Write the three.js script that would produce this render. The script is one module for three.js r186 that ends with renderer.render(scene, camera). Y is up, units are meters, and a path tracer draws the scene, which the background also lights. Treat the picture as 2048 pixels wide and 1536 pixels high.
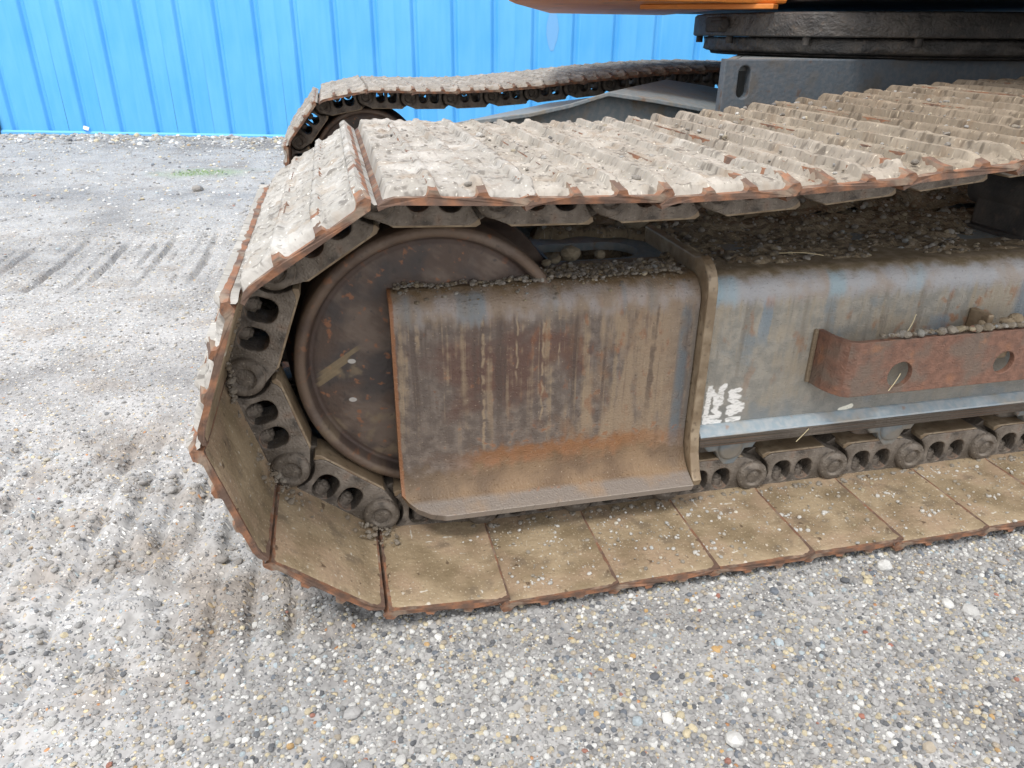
import * as THREE from 'three';
import { mergeGeometries } from 'three/addons/utils/BufferGeometryUtils.js';
import { RoundedBoxGeometry } from 'three/addons/geometries/RoundedBoxGeometry.js';

// ------------------------------------------------------------------ camera, sky, sun, exposure
const scene = new THREE.Scene();
const camera = new THREE.PerspectiveCamera(55.135, 4 / 3, 0.05, 600);
camera.rotation.order = 'YXZ';
camera.position.set(-0.0174, 0.8908, 0.9301);
camera.rotation.set(-0.44525, -0.23026, 0.01091);
scene.add(camera);

const renderer = new THREE.WebGLRenderer({ antialias: true });
renderer.toneMapping = THREE.LinearToneMapping;
renderer.toneMappingExposure = 2.15;
renderer.shadowMap.enabled = true;
renderer.shadowMap.type = THREE.PCFSoftShadowMap;
{
  const w = 128, h = 64, d = new Float32Array(w * h * 4);      // a bright, even overcast
  for (let j = 0; j < h; j++) for (let i = 0; i < w; i++) {
    const el = ((j + 0.5) / h - 0.5) * Math.PI, s = Math.max(0, Math.sin(el));
    const az = (i + 0.5) / w * 2 * Math.PI;
    let L = 0.62 + 0.42 * s + 0.03 * Math.sin(az * 2 + 1) * (1 - s) + 0.03 * Math.sin(az * 5 + el * 6) * (1 - s);
    const k = (j * w + i) * 4;
    d[k] = L * 0.975; d[k + 1] = L * 0.995; d[k + 2] = L * 1.035; d[k + 3] = 1;
  }
  const sky = new THREE.DataTexture(d, w, h, THREE.RGBAFormat, THREE.FloatType);
  sky.mapping = THREE.EquirectangularReflectionMapping;
  sky.magFilter = sky.minFilter = THREE.LinearFilter; sky.needsUpdate = true;
  scene.background = sky; scene.environment = sky;
}
const sun = new THREE.DirectionalLight(new THREE.Color(1.0, 0.965, 0.91), 1.15);
sun.position.set(-2.6, 10, 2.6); sun.target.position.set(0.8, 0, -1.5);
sun.shadow.radius = 28; sun.castShadow = true; sun.shadow.mapSize.set(2048, 2048);
Object.assign(sun.shadow.camera, { left: -9, right: 9, top: 9, bottom: -9, near: 0.5, far: 40 });
scene.add(sun, sun.target);

// ------------------------------------------------------------------ helpers
function rng(seed) { let a = seed >>> 0; return () => { a = (a + 0x6d2b79f5) | 0; let t = Math.imul(a ^ (a >>> 15), 1 | a); t = (t + Math.imul(t ^ (t >>> 7), 61 | t)) ^ t; return ((t ^ (t >>> 14)) >>> 0) / 4294967296; }; }
const clamp = (x, a = 0, b = 1) => (x < a ? a : x > b ? b : x);
const sst = (a, b, x) => { const t = clamp((x - a) / (b - a)); return t * t * (3 - 2 * t); };
const mix = (a, b, t) => a + (b - a) * t;
const mix3 = (a, b, t) => [mix(a[0], b[0], t), mix(a[1], b[1], t), mix(a[2], b[2], t)];
const PERM = new Uint16Array(2048), GX = new Float32Array(1024), GY = new Float32Array(1024);
{ const r = rng(7); for (let i = 0; i < 1024; i++) { PERM[i] = i; const a = r() * 6.2832; GX[i] = Math.cos(a); GY[i] = Math.sin(a); }
  for (let i = 1023; i > 0; i--) { const j = Math.floor(r() * (i + 1)), t = PERM[i]; PERM[i] = PERM[j]; PERM[j] = t; } for (let i = 0; i < 1024; i++) PERM[1024 + i] = PERM[i]; }
function gn(x, y, px = 1024, py = 1024) {                        // gradient noise, periodic, about -0.7 .. 0.7
  const xi = Math.floor(x), yi = Math.floor(y), fx = x - xi, fy = y - yi;
  const x0 = ((xi % px) + px) % px, x1 = (x0 + 1) % px, y0 = ((yi % py) + py) % py, y1 = (y0 + 1) % py;
  const u = fx * fx * fx * (fx * (fx * 6 - 15) + 10), v = fy * fy * fy * (fy * (fy * 6 - 15) + 10);
  const a = PERM[(PERM[x0 & 1023] + y0) & 1023], b = PERM[(PERM[x1 & 1023] + y0) & 1023], c = PERM[(PERM[x0 & 1023] + y1) & 1023], d = PERM[(PERM[x1 & 1023] + y1) & 1023];
  const n0 = GX[a] * fx + GY[a] * fy, n1 = GX[b] * (fx - 1) + GY[b] * fy, n2 = GX[c] * fx + GY[c] * (fy - 1), n3 = GX[d] * (fx - 1) + GY[d] * (fy - 1);
  return mix(mix(n0, n1, u), mix(n2, n3, u), v);
}
function fbm(x, y, oct = 4, p = 1024, q = p) { let s = 0, a = 1, t = 0; for (let o = 0; o < oct; o++) { s += a * gn(x + o * 17, y + o * 31, p, q); t += a; a *= 0.5; x *= 2; y *= 2; p *= 2; q *= 2; } return s / t * 1.5; }
const toS = new Uint8Array(4097); for (let i = 0; i <= 4096; i++) { const c = i / 4096; toS[i] = Math.round(255 * (c <= 0.0031308 ? c * 12.92 : 1.055 * Math.pow(c, 1 / 2.4) - 0.055)); }
function tex(w, h, fn, size, srgb = true, wrap = THREE.RepeatWrapping) {      // fn(u, v) returns linear [r, g, b] or a number; size in metres
  const d = new Uint8Array(w * h * 4);
  for (let j = 0; j < h; j++) for (let i = 0; i < w; i++) {
    const c = fn((i + 0.5) / w, (j + 0.5) / h, i, j), k = (j * w + i) * 4;
    if (srgb) { for (let m = 0; m < 3; m++) d[k + m] = toS[(clamp(c[m]) * 4096) | 0]; } else d[k] = d[k + 1] = d[k + 2] = clamp(c) * 255;
    d[k + 3] = 255;
  }
  const t = new THREE.DataTexture(d, w, h, THREE.RGBAFormat);
  t.wrapS = t.wrapT = wrap; t.magFilter = THREE.LinearFilter; t.minFilter = THREE.LinearMipmapLinearFilter; t.generateMipmaps = true;
  if (srgb) t.colorSpace = THREE.SRGBColorSpace;
  if (size) t.repeat.set(1 / size[0], 1 / size[1]);
  t.needsUpdate = true; return t;
}
function boxUV(g) {                                              // flat triangles, uv in metres by the dominant normal
  g = g.index ? g.toNonIndexed() : g;
  const p = g.attributes.position, n = g.attributes.normal, uv = new Float32Array(p.count * 2);
  for (let i = 0; i < p.count; i += 3) {
    let a = 0, b = 0, c = 0; for (let k = 0; k < 3; k++) { a += Math.abs(n.getX(i + k)); b += Math.abs(n.getY(i + k)); c += Math.abs(n.getZ(i + k)); }
    for (let k = 0; k < 3; k++) { const x = p.getX(i + k), y = p.getY(i + k), z = p.getZ(i + k); const [s, t] = a >= b && a >= c ? [z, y] : b >= c ? [x, z] : [x, y]; uv[(i + k) * 2] = s; uv[(i + k) * 2 + 1] = t; }
  }
  g.setAttribute('uv', new THREE.BufferAttribute(uv, 2));
  for (const k of Object.keys(g.attributes)) if (!['position', 'normal', 'uv'].includes(k)) g.deleteAttribute(k);
  return g;
}
const merge = (list) => mergeGeometries(list.map(boxUV));
function flipZ(g, c) {                                           // mirror z about c / 2, keeping the faces outward
  g = (g.index ? g.toNonIndexed() : g.clone()); const p = g.attributes.position, n = g.attributes.normal;
  for (let i = 0; i < p.count; i++) { p.setZ(i, c - p.getZ(i)); n.setZ(i, -n.getZ(i)); }
  for (const a of Object.values(g.attributes)) { const s = a.itemSize, A = a.array; for (let i = 0; i < a.count; i += 3) for (let k = 0; k < s; k++) { const t = A[(i + 1) * s + k]; A[(i + 1) * s + k] = A[(i + 2) * s + k]; A[(i + 2) * s + k] = t; } }
  return g;
}
function sheet(nu, nv, fn, uvfn) {                               // grid surface: fn(i / nu, j / nv) returns [x, y, z]
  const pos = [], uv = [], idx = [];
  for (let j = 0; j <= nv; j++) for (let i = 0; i <= nu; i++) { const q = fn(i / nu, j / nv); pos.push(...q); uv.push(...(uvfn ? uvfn(i / nu, j / nv, q) : [q[0], q[2]])); }
  for (let j = 0; j < nv; j++) for (let i = 0; i < nu; i++) { const a = j * (nu + 1) + i, b = a + 1, c = a + nu + 1, d = c + 1; idx.push(a, c, b, b, c, d); }
  const g = new THREE.BufferGeometry(); g.setAttribute('position', new THREE.Float32BufferAttribute(pos, 3)); g.setAttribute('uv', new THREE.Float32BufferAttribute(uv, 2)); g.setIndex(idx); g.computeVertexNormals(); return g;
}
function ext(pts, depth, bevel = 0, holes = []) {                // polygon in xy, from z = 0 to depth
  const s = pts instanceof THREE.Shape ? pts : new THREE.Shape(pts.map((p) => new THREE.Vector2(p[0], p[1]))); for (const h of holes) s.holes.push(h);
  const g = new THREE.ExtrudeGeometry(s, { depth: depth - 2 * bevel, bevelEnabled: bevel > 0, bevelSize: bevel, bevelOffset: -bevel, bevelThickness: bevel, bevelSegments: 2, curveSegments: 10 });
  g.translate(0, 0, bevel); return g;
}
const extX = (pts, x0, x1, bevel = 0, holes = []) => { const g = ext(pts.map(([z, y]) => [-z, y]), x1 - x0, bevel, holes); g.rotateY(Math.PI / 2); g.translate(x0, 0, 0); return g; };   // section in (z, y), run along x
function rrHole(cx, cy, w, h, r) { const p = new THREE.Path(); const x = cx - w / 2, y = cy - h / 2; p.moveTo(x + r, y); p.lineTo(x + w - r, y); p.absarc(x + w - r, y + r, r, -Math.PI / 2, 0); p.lineTo(x + w, y + h - r); p.absarc(x + w - r, y + h - r, r, 0, Math.PI / 2); p.lineTo(x + r, y + h); p.absarc(x + r, y + h - r, r, Math.PI / 2, Math.PI); p.lineTo(x, y + r); p.absarc(x + r, y + r, r, Math.PI, 1.5 * Math.PI); return p; }
const circ = (cx, cy, r) => { const p = new THREE.Path(); p.absarc(cx, cy, r, 0, 2 * Math.PI, true); return p; };
const arc = (cx, cy, r, a0, a1, n) => Array.from({ length: n + 1 }, (_, i) => { const a = (a0 + (a1 - a0) * i / n) * Math.PI / 180; return [cx + r * Math.cos(a), cy + r * Math.sin(a)]; });
const box = (x0, x1, y0, y1, z0, z1, r = 0.003) => { const g = new RoundedBoxGeometry(x1 - x0, y1 - y0, z1 - z0, 1, Math.min(r, (x1 - x0) / 2.1, (y1 - y0) / 2.1, (z1 - z0) / 2.1)); g.translate((x0 + x1) / 2, (y0 + y1) / 2, (z0 + z1) / 2); return g; };
const cylZ = (x, y, z0, z1, r, seg = 24, r2 = r) => { const g = new THREE.CylinderGeometry(r2, r, z1 - z0, seg, 1); g.rotateX(Math.PI / 2); g.translate(x, y, (z0 + z1) / 2); return g; };
const latheZ = (pts, seg = 64) => { const g = new THREE.LatheGeometry(pts.map((p) => new THREE.Vector2(p[0], p[1])), seg); g.rotateX(Math.PI / 2); return g; };   // [radius, z]
const used = {};
function nm(n) { const k = used[n] = (used[n] ?? -1) + 1; return k ? `${n}_${String(k).padStart(3, '0')}` : n; }
function mesh(name, g, m, parent) { const o = new THREE.Mesh(g, m); o.name = nm(name); o.castShadow = o.receiveShadow = true; if (parent) parent.add(o); return o; }
function group(name, parent) { const o = new THREE.Group(); o.name = nm(name); if (parent) parent.add(o); return o; }
const M = (o) => new THREE.MeshStandardMaterial({ roughness: 0.9, metalness: 0, ...o });
const C = (r, g, b) => new THREE.Color().setRGB(r, g, b);

// ------------------------------------------------------------------ procedural textures
const grain = tex(512, 512, (u, v) => 0.5 + 0.5 * fbm(u * 24, v * 24, 5, 24), [0.25, 0.25], false);
const grit = tex(1024, 1024, (u, v) => 0.45 + 0.3 * gn(u * 110, v * 110, 110) + 0.25 * fbm(u * 40, v * 40, 3, 40) + 0.4 * sst(0.34, 0.5, gn(u * 75 + 3, v * 75, 75)), [0.4, 0.4], false);
const lumps = tex(1024, 1024, (u, v) => { const a = fbm(u * 12, v * 12, 6, 12), b = Math.abs(gn(u * 40, v * 40, 40)); return 0.5 + 0.42 * a - 0.18 * b; }, [0.4, 0.4], false);
const speck = (u, v, n, th, seed) => sst(th, th + 0.08, gn(u * n + seed, v * n + seed * 3, n));
function mudTex(base, dark, light, pale, tan) {
  return tex(1024, 1024, (u, v) => {
    const a = fbm(u * 6, v * 6, 5, 6), b = fbm(u * 30, v * 30, 3, 30), c = gn(u * 90, v * 90, 90);
    let q = mix3(base, light, sst(-0.1, 0.55, a)); q = mix3(q, dark, 0.8 * sst(0.1, 0.5, b - 0.35 * a)); q = mix3(q, tan, 0.6 * sst(0.1, 0.5, fbm(u * 9 + 5, v * 9 + 3, 4, 9)));
    q = mix3(q, pale, 0.8 * sst(0.38, 0.5, c)); q = mix3(q, dark, 0.6 * sst(0.4, 0.5, -c)); return q;
  }, [0.5, 0.5]);
}
const mudGreyT = mudTex([0.285, 0.262, 0.235], [0.12, 0.106, 0.092], [0.40, 0.375, 0.345], [0.60, 0.57, 0.51], [0.26, 0.205, 0.155]);
const dirtT = mudTex([0.215, 0.168, 0.108], [0.085, 0.066, 0.046], [0.31, 0.25, 0.172], [0.45, 0.40, 0.32], [0.235, 0.17, 0.10]);
const tanT = tex(1024, 1024, (u, v) => {                         // the smooth wet-dried film inside the shoes
  const a = fbm(u * 5, v * 5, 5, 5), b = fbm(u * 16 + 2, v * 16, 4, 16), c = gn(u * 110, v * 110, 110), d = gn(u * 44 + 9, v * 44, 44);
  let q = mix3([0.185, 0.138, 0.082], [0.32, 0.246, 0.158], sst(-0.35, 0.4, a)); q = mix3(q, [0.315, 0.225, 0.152], 0.75 * sst(-0.15, 0.35, fbm(u * 4 + 7, v * 4 + 1, 3, 4))); q = mix3(q, [0.13, 0.10, 0.07], 0.7 * sst(0.15, 0.5, fbm(u * 7 + 1, v * 7 + 9, 4, 7)));
  q = mix3(q, [0.085, 0.055, 0.034], 0.85 * sst(0.44, 0.52, b)); q = mix3(q, [0.55, 0.52, 0.46], 0.85 * sst(0.42, 0.48, d) * sst(-0.1, 0.3, a)); q = mix3(q, [0.45, 0.38, 0.28], 0.75 * sst(0.36, 0.44, c)); return mix3(q, [0.10, 0.08, 0.06], 0.6 * sst(0.42, 0.5, -c));
  q = mix3(q, [0.085, 0.058, 0.035], 0.8 * sst(0.46, 0.56, b)); q = mix3(q, [0.55, 0.52, 0.46], 0.85 * sst(0.44, 0.5, d) * sst(-0.1, 0.3, a)); q = mix3(q, [0.42, 0.35, 0.25], 0.7 * sst(0.4, 0.48, c)); return q;
}, [0.45, 0.45]);
const rustT = tex(512, 512, (u, v) => {                          // worn shoe edges: orange rust over brown steel
  const a = fbm(u * 8, v * 8, 5, 8), b = fbm(u * 30, v * 30, 3, 30);
  let q = mix3([0.115, 0.07, 0.05], [0.25, 0.115, 0.06], sst(-0.2, 0.4, a)); q = mix3(q, [0.25, 0.19, 0.14], 0.8 * sst(-0.05, 0.4, fbm(u * 6 + 3, v * 6, 4, 6))); q = mix3(q, [0.08, 0.055, 0.045], 0.7 * sst(0.3, 0.6, b)); return q;
}, [0.3, 0.3]);
const linkT = tex(1024, 1024, (u, v) => {                        // chain links: grey-brown mud film, rust where rubbed
  const a = fbm(u * 7, v * 7, 5, 7), b = fbm(u * 5 + 4, v * 5 + 8, 4, 5), c = gn(u * 100, v * 100, 100);
  let q = mix3([0.095, 0.076, 0.058], [0.235, 0.20, 0.165], sst(-0.25, 0.35, a)); q = mix3(q, [0.22, 0.115, 0.065], 0.75 * sst(0.1, 0.45, b)); q = mix3(q, [0.05, 0.042, 0.036], 0.75 * sst(0.05, 0.45, -fbm(u * 11 + 2, v * 11, 4, 11))); q = mix3(q, [0.38, 0.33, 0.26], 0.5 * sst(0.42, 0.5, c)); return q;
}, [0.5, 0.5]);
const railT = tex(512, 512, (u, v) => { const a = fbm(u * 8, v * 8, 5, 8); let q = mix3([0.22, 0.16, 0.10], [0.34, 0.265, 0.18], sst(-0.3, 0.4, a)); return mix3(q, [0.10, 0.07, 0.045], 0.6 * sst(0.2, 0.6, fbm(u * 20, v * 20, 3, 20))); }, [0.3, 0.3]);
const darkSteelT = tex(512, 512, (u, v) => { const a = fbm(u * 6, v * 6, 5, 6), b = fbm(u * 22, v * 22, 3, 22); let q = mix3([0.045, 0.042, 0.04], [0.085, 0.075, 0.065], sst(-0.3, 0.4, a)); q = mix3(q, [0.13, 0.10, 0.075], 0.6 * sst(0.2, 0.6, b)); return q; }, [0.5, 0.5]);
const idlerT = tex(1024, 1024, (u, v) => {                       // mapped over the wheel's disc, 0.5 m across
  const x = (u - 0.5) * 0.5, y = (v - 0.5) * 0.5, a = fbm(u * 6, v * 6, 5, 6), b = fbm(u * 26, v * 26, 4, 26), d = fbm(u * 5 + 7, v * 5 + 4, 4, 5), st = fbm(u * 10 - v * 7, u * 30 + v * 40, 3, 1024);
  let q = mix3([0.10, 0.07, 0.055], [0.165, 0.125, 0.10], sst(-0.25, 0.35, a + 0.25 * st));
  q = mix3(q, [0.062, 0.054, 0.052], 0.85 * sst(-0.15, 0.3, d)); q = mix3(q, [0.30, 0.13, 0.065], 0.75 * sst(0.26, 0.5, b + 0.35 * st)); q = mix3(q, [0.24, 0.185, 0.12], 0.65 * sst(0.25, 0.55, fbm(u * 9 + 2, v * 9 + 6, 4, 9) - 1.4 * y));
  q = mix3(q, [0.05, 0.045, 0.042], 0.6 * sst(0.3, 0.55, -b)); { const rr = Math.hypot(x, y); q = mix3(q, [0.17, 0.115, 0.078], 0.75 * sst(0.222, 0.228, rr) * sst(-0.5, 0.2, d)); q = mix3(q, [0.07, 0.045, 0.036], 0.7 * sst(0.208, 0.213, rr) * sst(0.226, 0.22, rr)); for (const [cx, cy, l] of [[-0.21, 0.01, 0.03], [-0.19, -0.02, 0.05], [-0.2, -0.005, 0.04]]) q = mix3(q, [0.27, 0.205, 0.12], 0.7 * sst(0.005, 0.003, Math.abs((x - cx) * 0.55 - (y + cy + 0.02) * 0.83)) * sst(l, l * 0.6, Math.abs((x - cx - 0.03) * 0.83 + (y + cy + 0.02) * 0.55))); for (const [cx, cy] of [[-0.148, 0.012], [-0.152, -0.062]]) q = mix3(q, [0.5, 0.48, 0.45], sst(0.007, 0.005, Math.hypot((x - cx) * 0.8 - (y - cy) * 0.5, (y - cy) * 1.3 + (x - cx) * 0.4))); } return q;
}, [0.5, 0.5]);
const CS = { top: 0.115, bend: 0.185, fil: 0.464, lip: 0.53, end: 0.5705 };   // marks along the cover plate's section, metres
const coverT = tex(896, 896, (u, v) => {
  const X = u * 0.6, s = v * 0.6, a = fbm(u * 7, v * 7, 5), b = fbm(u * 30, v * 30, 4), f = gn(u * 160, v * 160), st = fbm(u * 60, v * 2.2 + 3, 3), st2 = fbm(u * 130 + 9, v * 3 + 7, 2), w = fbm(u * 18, v * 5, 4);
  let q = mix3([0.135, 0.118, 0.108], [0.215, 0.193, 0.175], sst(-0.3, 0.4, b));
  q = mix3(q, [0.125, 0.074, 0.06], 0.85 * sst(-0.25, 0.3, a + 0.4 - Math.abs(s - 0.27) * 5 - Math.abs(X - 0.2) * 1.8)); q = mix3(q, [0.27, 0.115, 0.06], 0.7 * sst(0.28, 0.5, b + 0.3 * a - Math.abs(s - 0.3) * 1.5));
  q = mix3(q, [0.335, 0.275, 0.20], 0.85 * sst(-0.1, 0.3, w * 0.7 + (X - 0.36) * 3.0) * sst(0.56, 0.48, X));
  q = mix3(q, [0.25, 0.15, 0.085], 0.5 * sst(0.1, 0.5, fbm(u * 12 + 4, v * 8, 4)) * sst(0.2, 0.35, X) * sst(0.55, 0.45, X));
  const g1 = fbm(u * 34 + 5, v * 1.3, 4), g2 = fbm(u * 95 + 1, v * 2.4, 3), low = sst(0.5, 0.3, s + 0.04 * a);
  q = mix3(q, [0.33, 0.275, 0.195], 0.7 * sst(0.1, 0.5, g1 + 0.35 * b) * low); q = mix3(q, [0.085, 0.066, 0.058], 0.7 * sst(0.1, 0.5, -g1 + 0.4 * b) * low); q = mix3(q, [0.36, 0.30, 0.215], 0.55 * sst(0.25, 0.6, g2 + 0.3 * b) * low); q = mix3(q, [0.13, 0.095, 0.075], 0.5 * sst(0.25, 0.6, -g2) * low);
  q = mix3(q, [0.26, 0.115, 0.055], 0.6 * sst(0.2, 0.5, fbm(u * 26 + 3, v * 12 + 2, 4) + 0.3 * g1) * sst(0.12, 0.3, X) * low);
  for (const [c, wd, l] of [[0.155, 0.004, 0.47], [0.043, 0.005, 0.26], [0.215, 0.0025, 0.33], [0.262, 0.003, 0.42], [0.29, 0.002, 0.3]]) q = mix3(q, [0.36, 0.30, 0.215], 0.8 * sst(wd, wd * 0.3, Math.abs(X - c - 0.004 * gn(v * 30, c * 50))) * sst(l, l - 0.05, s) * sst(0.16, 0.2, s) * sst(-0.3, 0.1, b));
  q = mix3(q, [0.13, 0.185, 0.235], 0.7 * sst(0.515, 0.525, X) * sst(0.545, 0.535, X) * sst(-0.3, 0.2, a + 0.2)); q = mix3(q, [0.2, 0.2, 0.195], 0.8 * sst(0.538, 0.55, X));
  const edge = CS.fil - 0.012 + 0.014 * fbm(u * 9, 3.3, 4) - 0.01 * u + 0.02 * b;
  q = mix3(q, [0.29, 0.145, 0.06], 0.8 * sst(edge - 0.016, edge + 0.008, s) * sst(0.03, 0.2, X + 0.08 * a) * sst(0.62, 0.4, X)); q = mix3(q, [0.30, 0.135, 0.055], 0.6 * sst(0.18, 0.42, b + 0.2 * gn(u * 70, v * 70)) * sst(0.05, 0.0, Math.abs(s - CS.fil + 0.025)) * sst(0.1, 0.16, X)); q = mix3(q, mix3([0.13, 0.092, 0.055], [0.225, 0.165, 0.10], sst(-0.3, 0.3, a)), 0.9 * sst(edge + 0.008, edge + 0.04, s + 0.01 * a));
  q = mix3(q, mix3([0.21, 0.195, 0.18], [0.27, 0.21, 0.15], sst(0, 0.5, a)), sst(CS.lip - 0.005, CS.lip + 0.008, s)); q = mix3(q, [0.27, 0.13, 0.06], 0.5 * sst(0.4, 0.55, b) * sst(CS.fil, CS.lip, s));
  q = mix3(q, [0.40, 0.39, 0.38], sst(CS.end - 0.008, CS.end - 0.004, s) * sst(0.03, 0.07, X));
  const worn = sst(0.125, 0.145, s + 0.008 * a) * sst(0.205, 0.18, s + 0.018 * st); q = mix3(q, mix3([0.33, 0.325, 0.33], [0.27, 0.225, 0.175], sst(-0.3, 0.2, fbm(u * 14, v * 10 + 2, 4))), 0.8 * worn); q = mix3(q, [0.16, 0.22, 0.27], 0.7 * worn * sst(0.1, 0.4, fbm(u * 9 + 5, 1.7, 3)));  // pale band on the top bend: mostly painted sheen, plus some worn paint
  const md = sst(0.155, 0.125, s + 0.02 * b + 0.012 * a); q = mix3(q, mix3([0.2, 0.155, 0.095], [0.30, 0.25, 0.18], sst(-0.3, 0.4, b)), md);
  q = mix3(q, [0.28, 0.14, 0.07], sst(0.008, 0.004, X + 0.002 * b)); q = mix3(q, [0.44, 0.39, 0.31], 0.55 * sst(0.44, 0.52, f)); return mix3(q, [0.07, 0.06, 0.055], 0.5 * sst(0.44, 0.54, -f));
}, [0.6, 0.6], true, THREE.ClampToEdgeWrapping);
// hand-brushed white paint marks on the side of the frame: strokes in (X from the frame's end, height), metres
const STROKES = [[0.016, 0.205, 0.020, 0.296], [0.022, 0.290, 0.036, 0.266], [0.036, 0.266, 0.050, 0.297], [0.044, 0.292, 0.045, 0.255], [0.034, 0.262, 0.038, 0.246], [0.018, 0.214, 0.048, 0.210], [0.018, 0.222, 0.044, 0.224], [0.034, 0.24, 0.046, 0.228], [0.064, 0.280, 0.082, 0.284], [0.066, 0.272, 0.083, 0.268], [0.066, 0.262, 0.084, 0.252], [0.066, 0.244, 0.094, 0.246], [0.064, 0.232, 0.092, 0.238], [0.07, 0.2265, 0.09, 0.2345], [0.066, 0.212, 0.088, 0.214]];
const segd = (x, y, [a, b, c, d]) => { const vx = c - a, vy = d - b, t = clamp(((x - a) * vx + (y - b) * vy) / (vx * vx + vy * vy)); return Math.hypot(x - a - t * vx, y - b - t * vy); };
const WS = { s0: 0.20, yTop: 0.455 };                            // web: section metre 0.185 is y = 0.455
const webT = tex(1536, 640, (u, v) => {
  const X = u * 1.6, s = v * 0.6 - 0.022, y = 0.457 - (s - 0.186), U = u * 2.667, a = fbm(U * 5, v * 6, 5), b = fbm(U * 22, v * 24, 4), f = gn(U * 150, v * 150), st = fbm(U * 44, v * 3 + 3, 3), c = fbm(U * 9 + 3 - v * 3, v * 7 + 5, 4);
  let q = mix3([0.24, 0.228, 0.198], [0.325, 0.30, 0.255], sst(-0.3, 0.4, b)); q = mix3(q, [0.35, 0.295, 0.22], 0.75 * sst(-0.15, 0.35, a + 0.35 * st - (s - 0.25) * 1.1)); q = mix3(q, [0.19, 0.225, 0.245], 0.6 * sst(0.12, 0.45, c + 0.6 * (s - 0.35)));
  q = mix3(q, [0.30, 0.145, 0.07], 0.8 * sst(0.3, 0.5, c * 0.5 + b * 0.55 + 0.25 * sst(0.25, 0.5, X) * sst(0.7, 0.6, X) - Math.abs(s - 0.26) * 1.4)); q = mix3(q, [0.29, 0.24, 0.17], 0.5 * sst(0.3, 0.5, st) * sst(0.47, 0.25, s)); { const g1 = fbm(U * 30 + 2, v * 1.5, 4), low = sst(0.47, 0.25, s); q = mix3(q, [0.155, 0.135, 0.11], 0.6 * sst(0.1, 0.5, g1 + 0.4 * b) * low); q = mix3(q, [0.36, 0.31, 0.24], 0.5 * sst(0.15, 0.5, -g1 + 0.4 * b) * low); q = mix3(q, [0.29, 0.15, 0.08], 0.6 * sst(0.25, 0.5, fbm(U * 16 + 3, v * 9 + 2, 4) + 0.25 * g1) * low); }
  const bl = (x0, w, s0, s1) => sst(w, w * 0.6, Math.abs(X - x0 + 0.02 * (s - s0) + 0.006 * b)) * sst(s0 - 0.01, s0 + 0.005, s) * sst(s1 + 0.02, s1 - 0.02, s);
  q = mix3(q, [0.17, 0.235, 0.29], 0.6 * bl(0.115, 0.013, 0.19, 0.27)); q = mix3(q, [0.36, 0.15, 0.05], 0.8 * bl(0.118, 0.011, 0.185, 0.197)); q = mix3(q, [0.18, 0.24, 0.29], 0.5 * bl(0.5, 0.03, 0.25, 0.3) + 0.6 * bl(0.72, 0.06, 0.19, 0.3));
  q = mix3(q, [0.165, 0.175, 0.175], 0.4 * sst(0.36, 0.44, s));
  const worn = sst(0.128, 0.145, s + 0.008 * a) * sst(0.205, 0.18, s + 0.014 * st); q = mix3(q, mix3([0.36, 0.36, 0.375], [0.33, 0.275, 0.235], sst(-0.1, 0.4, c)), 0.8 * worn); q = mix3(q, [0.27, 0.37, 0.42], 0.8 * worn * sst(0.1, 0.4, fbm(U * 8 + 1, 4.2, 3)));  // bluish-white edge highlight painted along the bend, over partly worn paint
  q = mix3(q, mix3([0.2, 0.155, 0.095], [0.30, 0.24, 0.17], sst(-0.3, 0.4, b)), sst(0.158, 0.13, s + 0.02 * b + 0.012 * a));
  if (X < 0.13 && y > 0.17 && y < 0.33) { let d = 1; for (const k of STROKES) d = Math.min(d, segd(X + 0.003 * gn(u * 200, v * 120), 0.208 + (y - 0.204) * 1.12 + 0.003 * gn(u * 210 + 5, v * 130), k)); q = mix3(q, [0.82, 0.8, 0.76], sst(0.0072, 0.0042, d) * (0.45 + 0.55 * sst(0.5, 0.05, gn(u * 90 - v * 60, v * 260 + u * 120) + b * 0.4))); }
  { const d = segd(X, y, [0.318, 0.204, 0.342, 0.21]); q = mix3(q, [0.8, 0.77, 0.66], sst(0.0055, 0.004, d + 0.002 * b)); }
  q = mix3(q, [0.46, 0.42, 0.34], 0.45 * sst(0.44, 0.52, f)); return mix3(q, [0.09, 0.075, 0.06], 0.45 * sst(0.44, 0.54, -f));
}, [1.6, 0.6], true, THREE.MirroredRepeatWrapping);
const plateT = tex(512, 512, (u, v) => { const a = fbm(u * 5, v * 5, 5, 5), b = fbm(u * 24, v * 24, 3, 24); let q = mix3([0.17, 0.20, 0.215], [0.225, 0.235, 0.235], sst(-0.3, 0.4, b)); q = mix3(q, [0.23, 0.19, 0.14], 0.7 * sst(0, 0.5, a)); return mix3(q, [0.2, 0.11, 0.06], 0.6 * sst(0.35, 0.55, fbm(u * 10 + 3, v * 10, 4, 10))); }, [0.4, 0.4]);
const barT = tex(512, 512, (u, v) => { const a = fbm(u * 5, v * 5, 5, 5), b = fbm(u * 24, v * 24, 3, 24); let q = mix3([0.175, 0.09, 0.062], [0.235, 0.12, 0.082], sst(-0.3, 0.4, b)); q = mix3(q, [0.165, 0.122, 0.095], 0.85 * sst(-0.1, 0.35, a)); q = mix3(q, [0.34, 0.155, 0.08], 0.6 * sst(0.2, 0.5, fbm(u * 7 + 2, v * 7, 4, 7))); return mix3(q, [0.12, 0.075, 0.06], 0.5 * sst(0.3, 0.5, -b)); }, [0.4, 0.4]);
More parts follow.
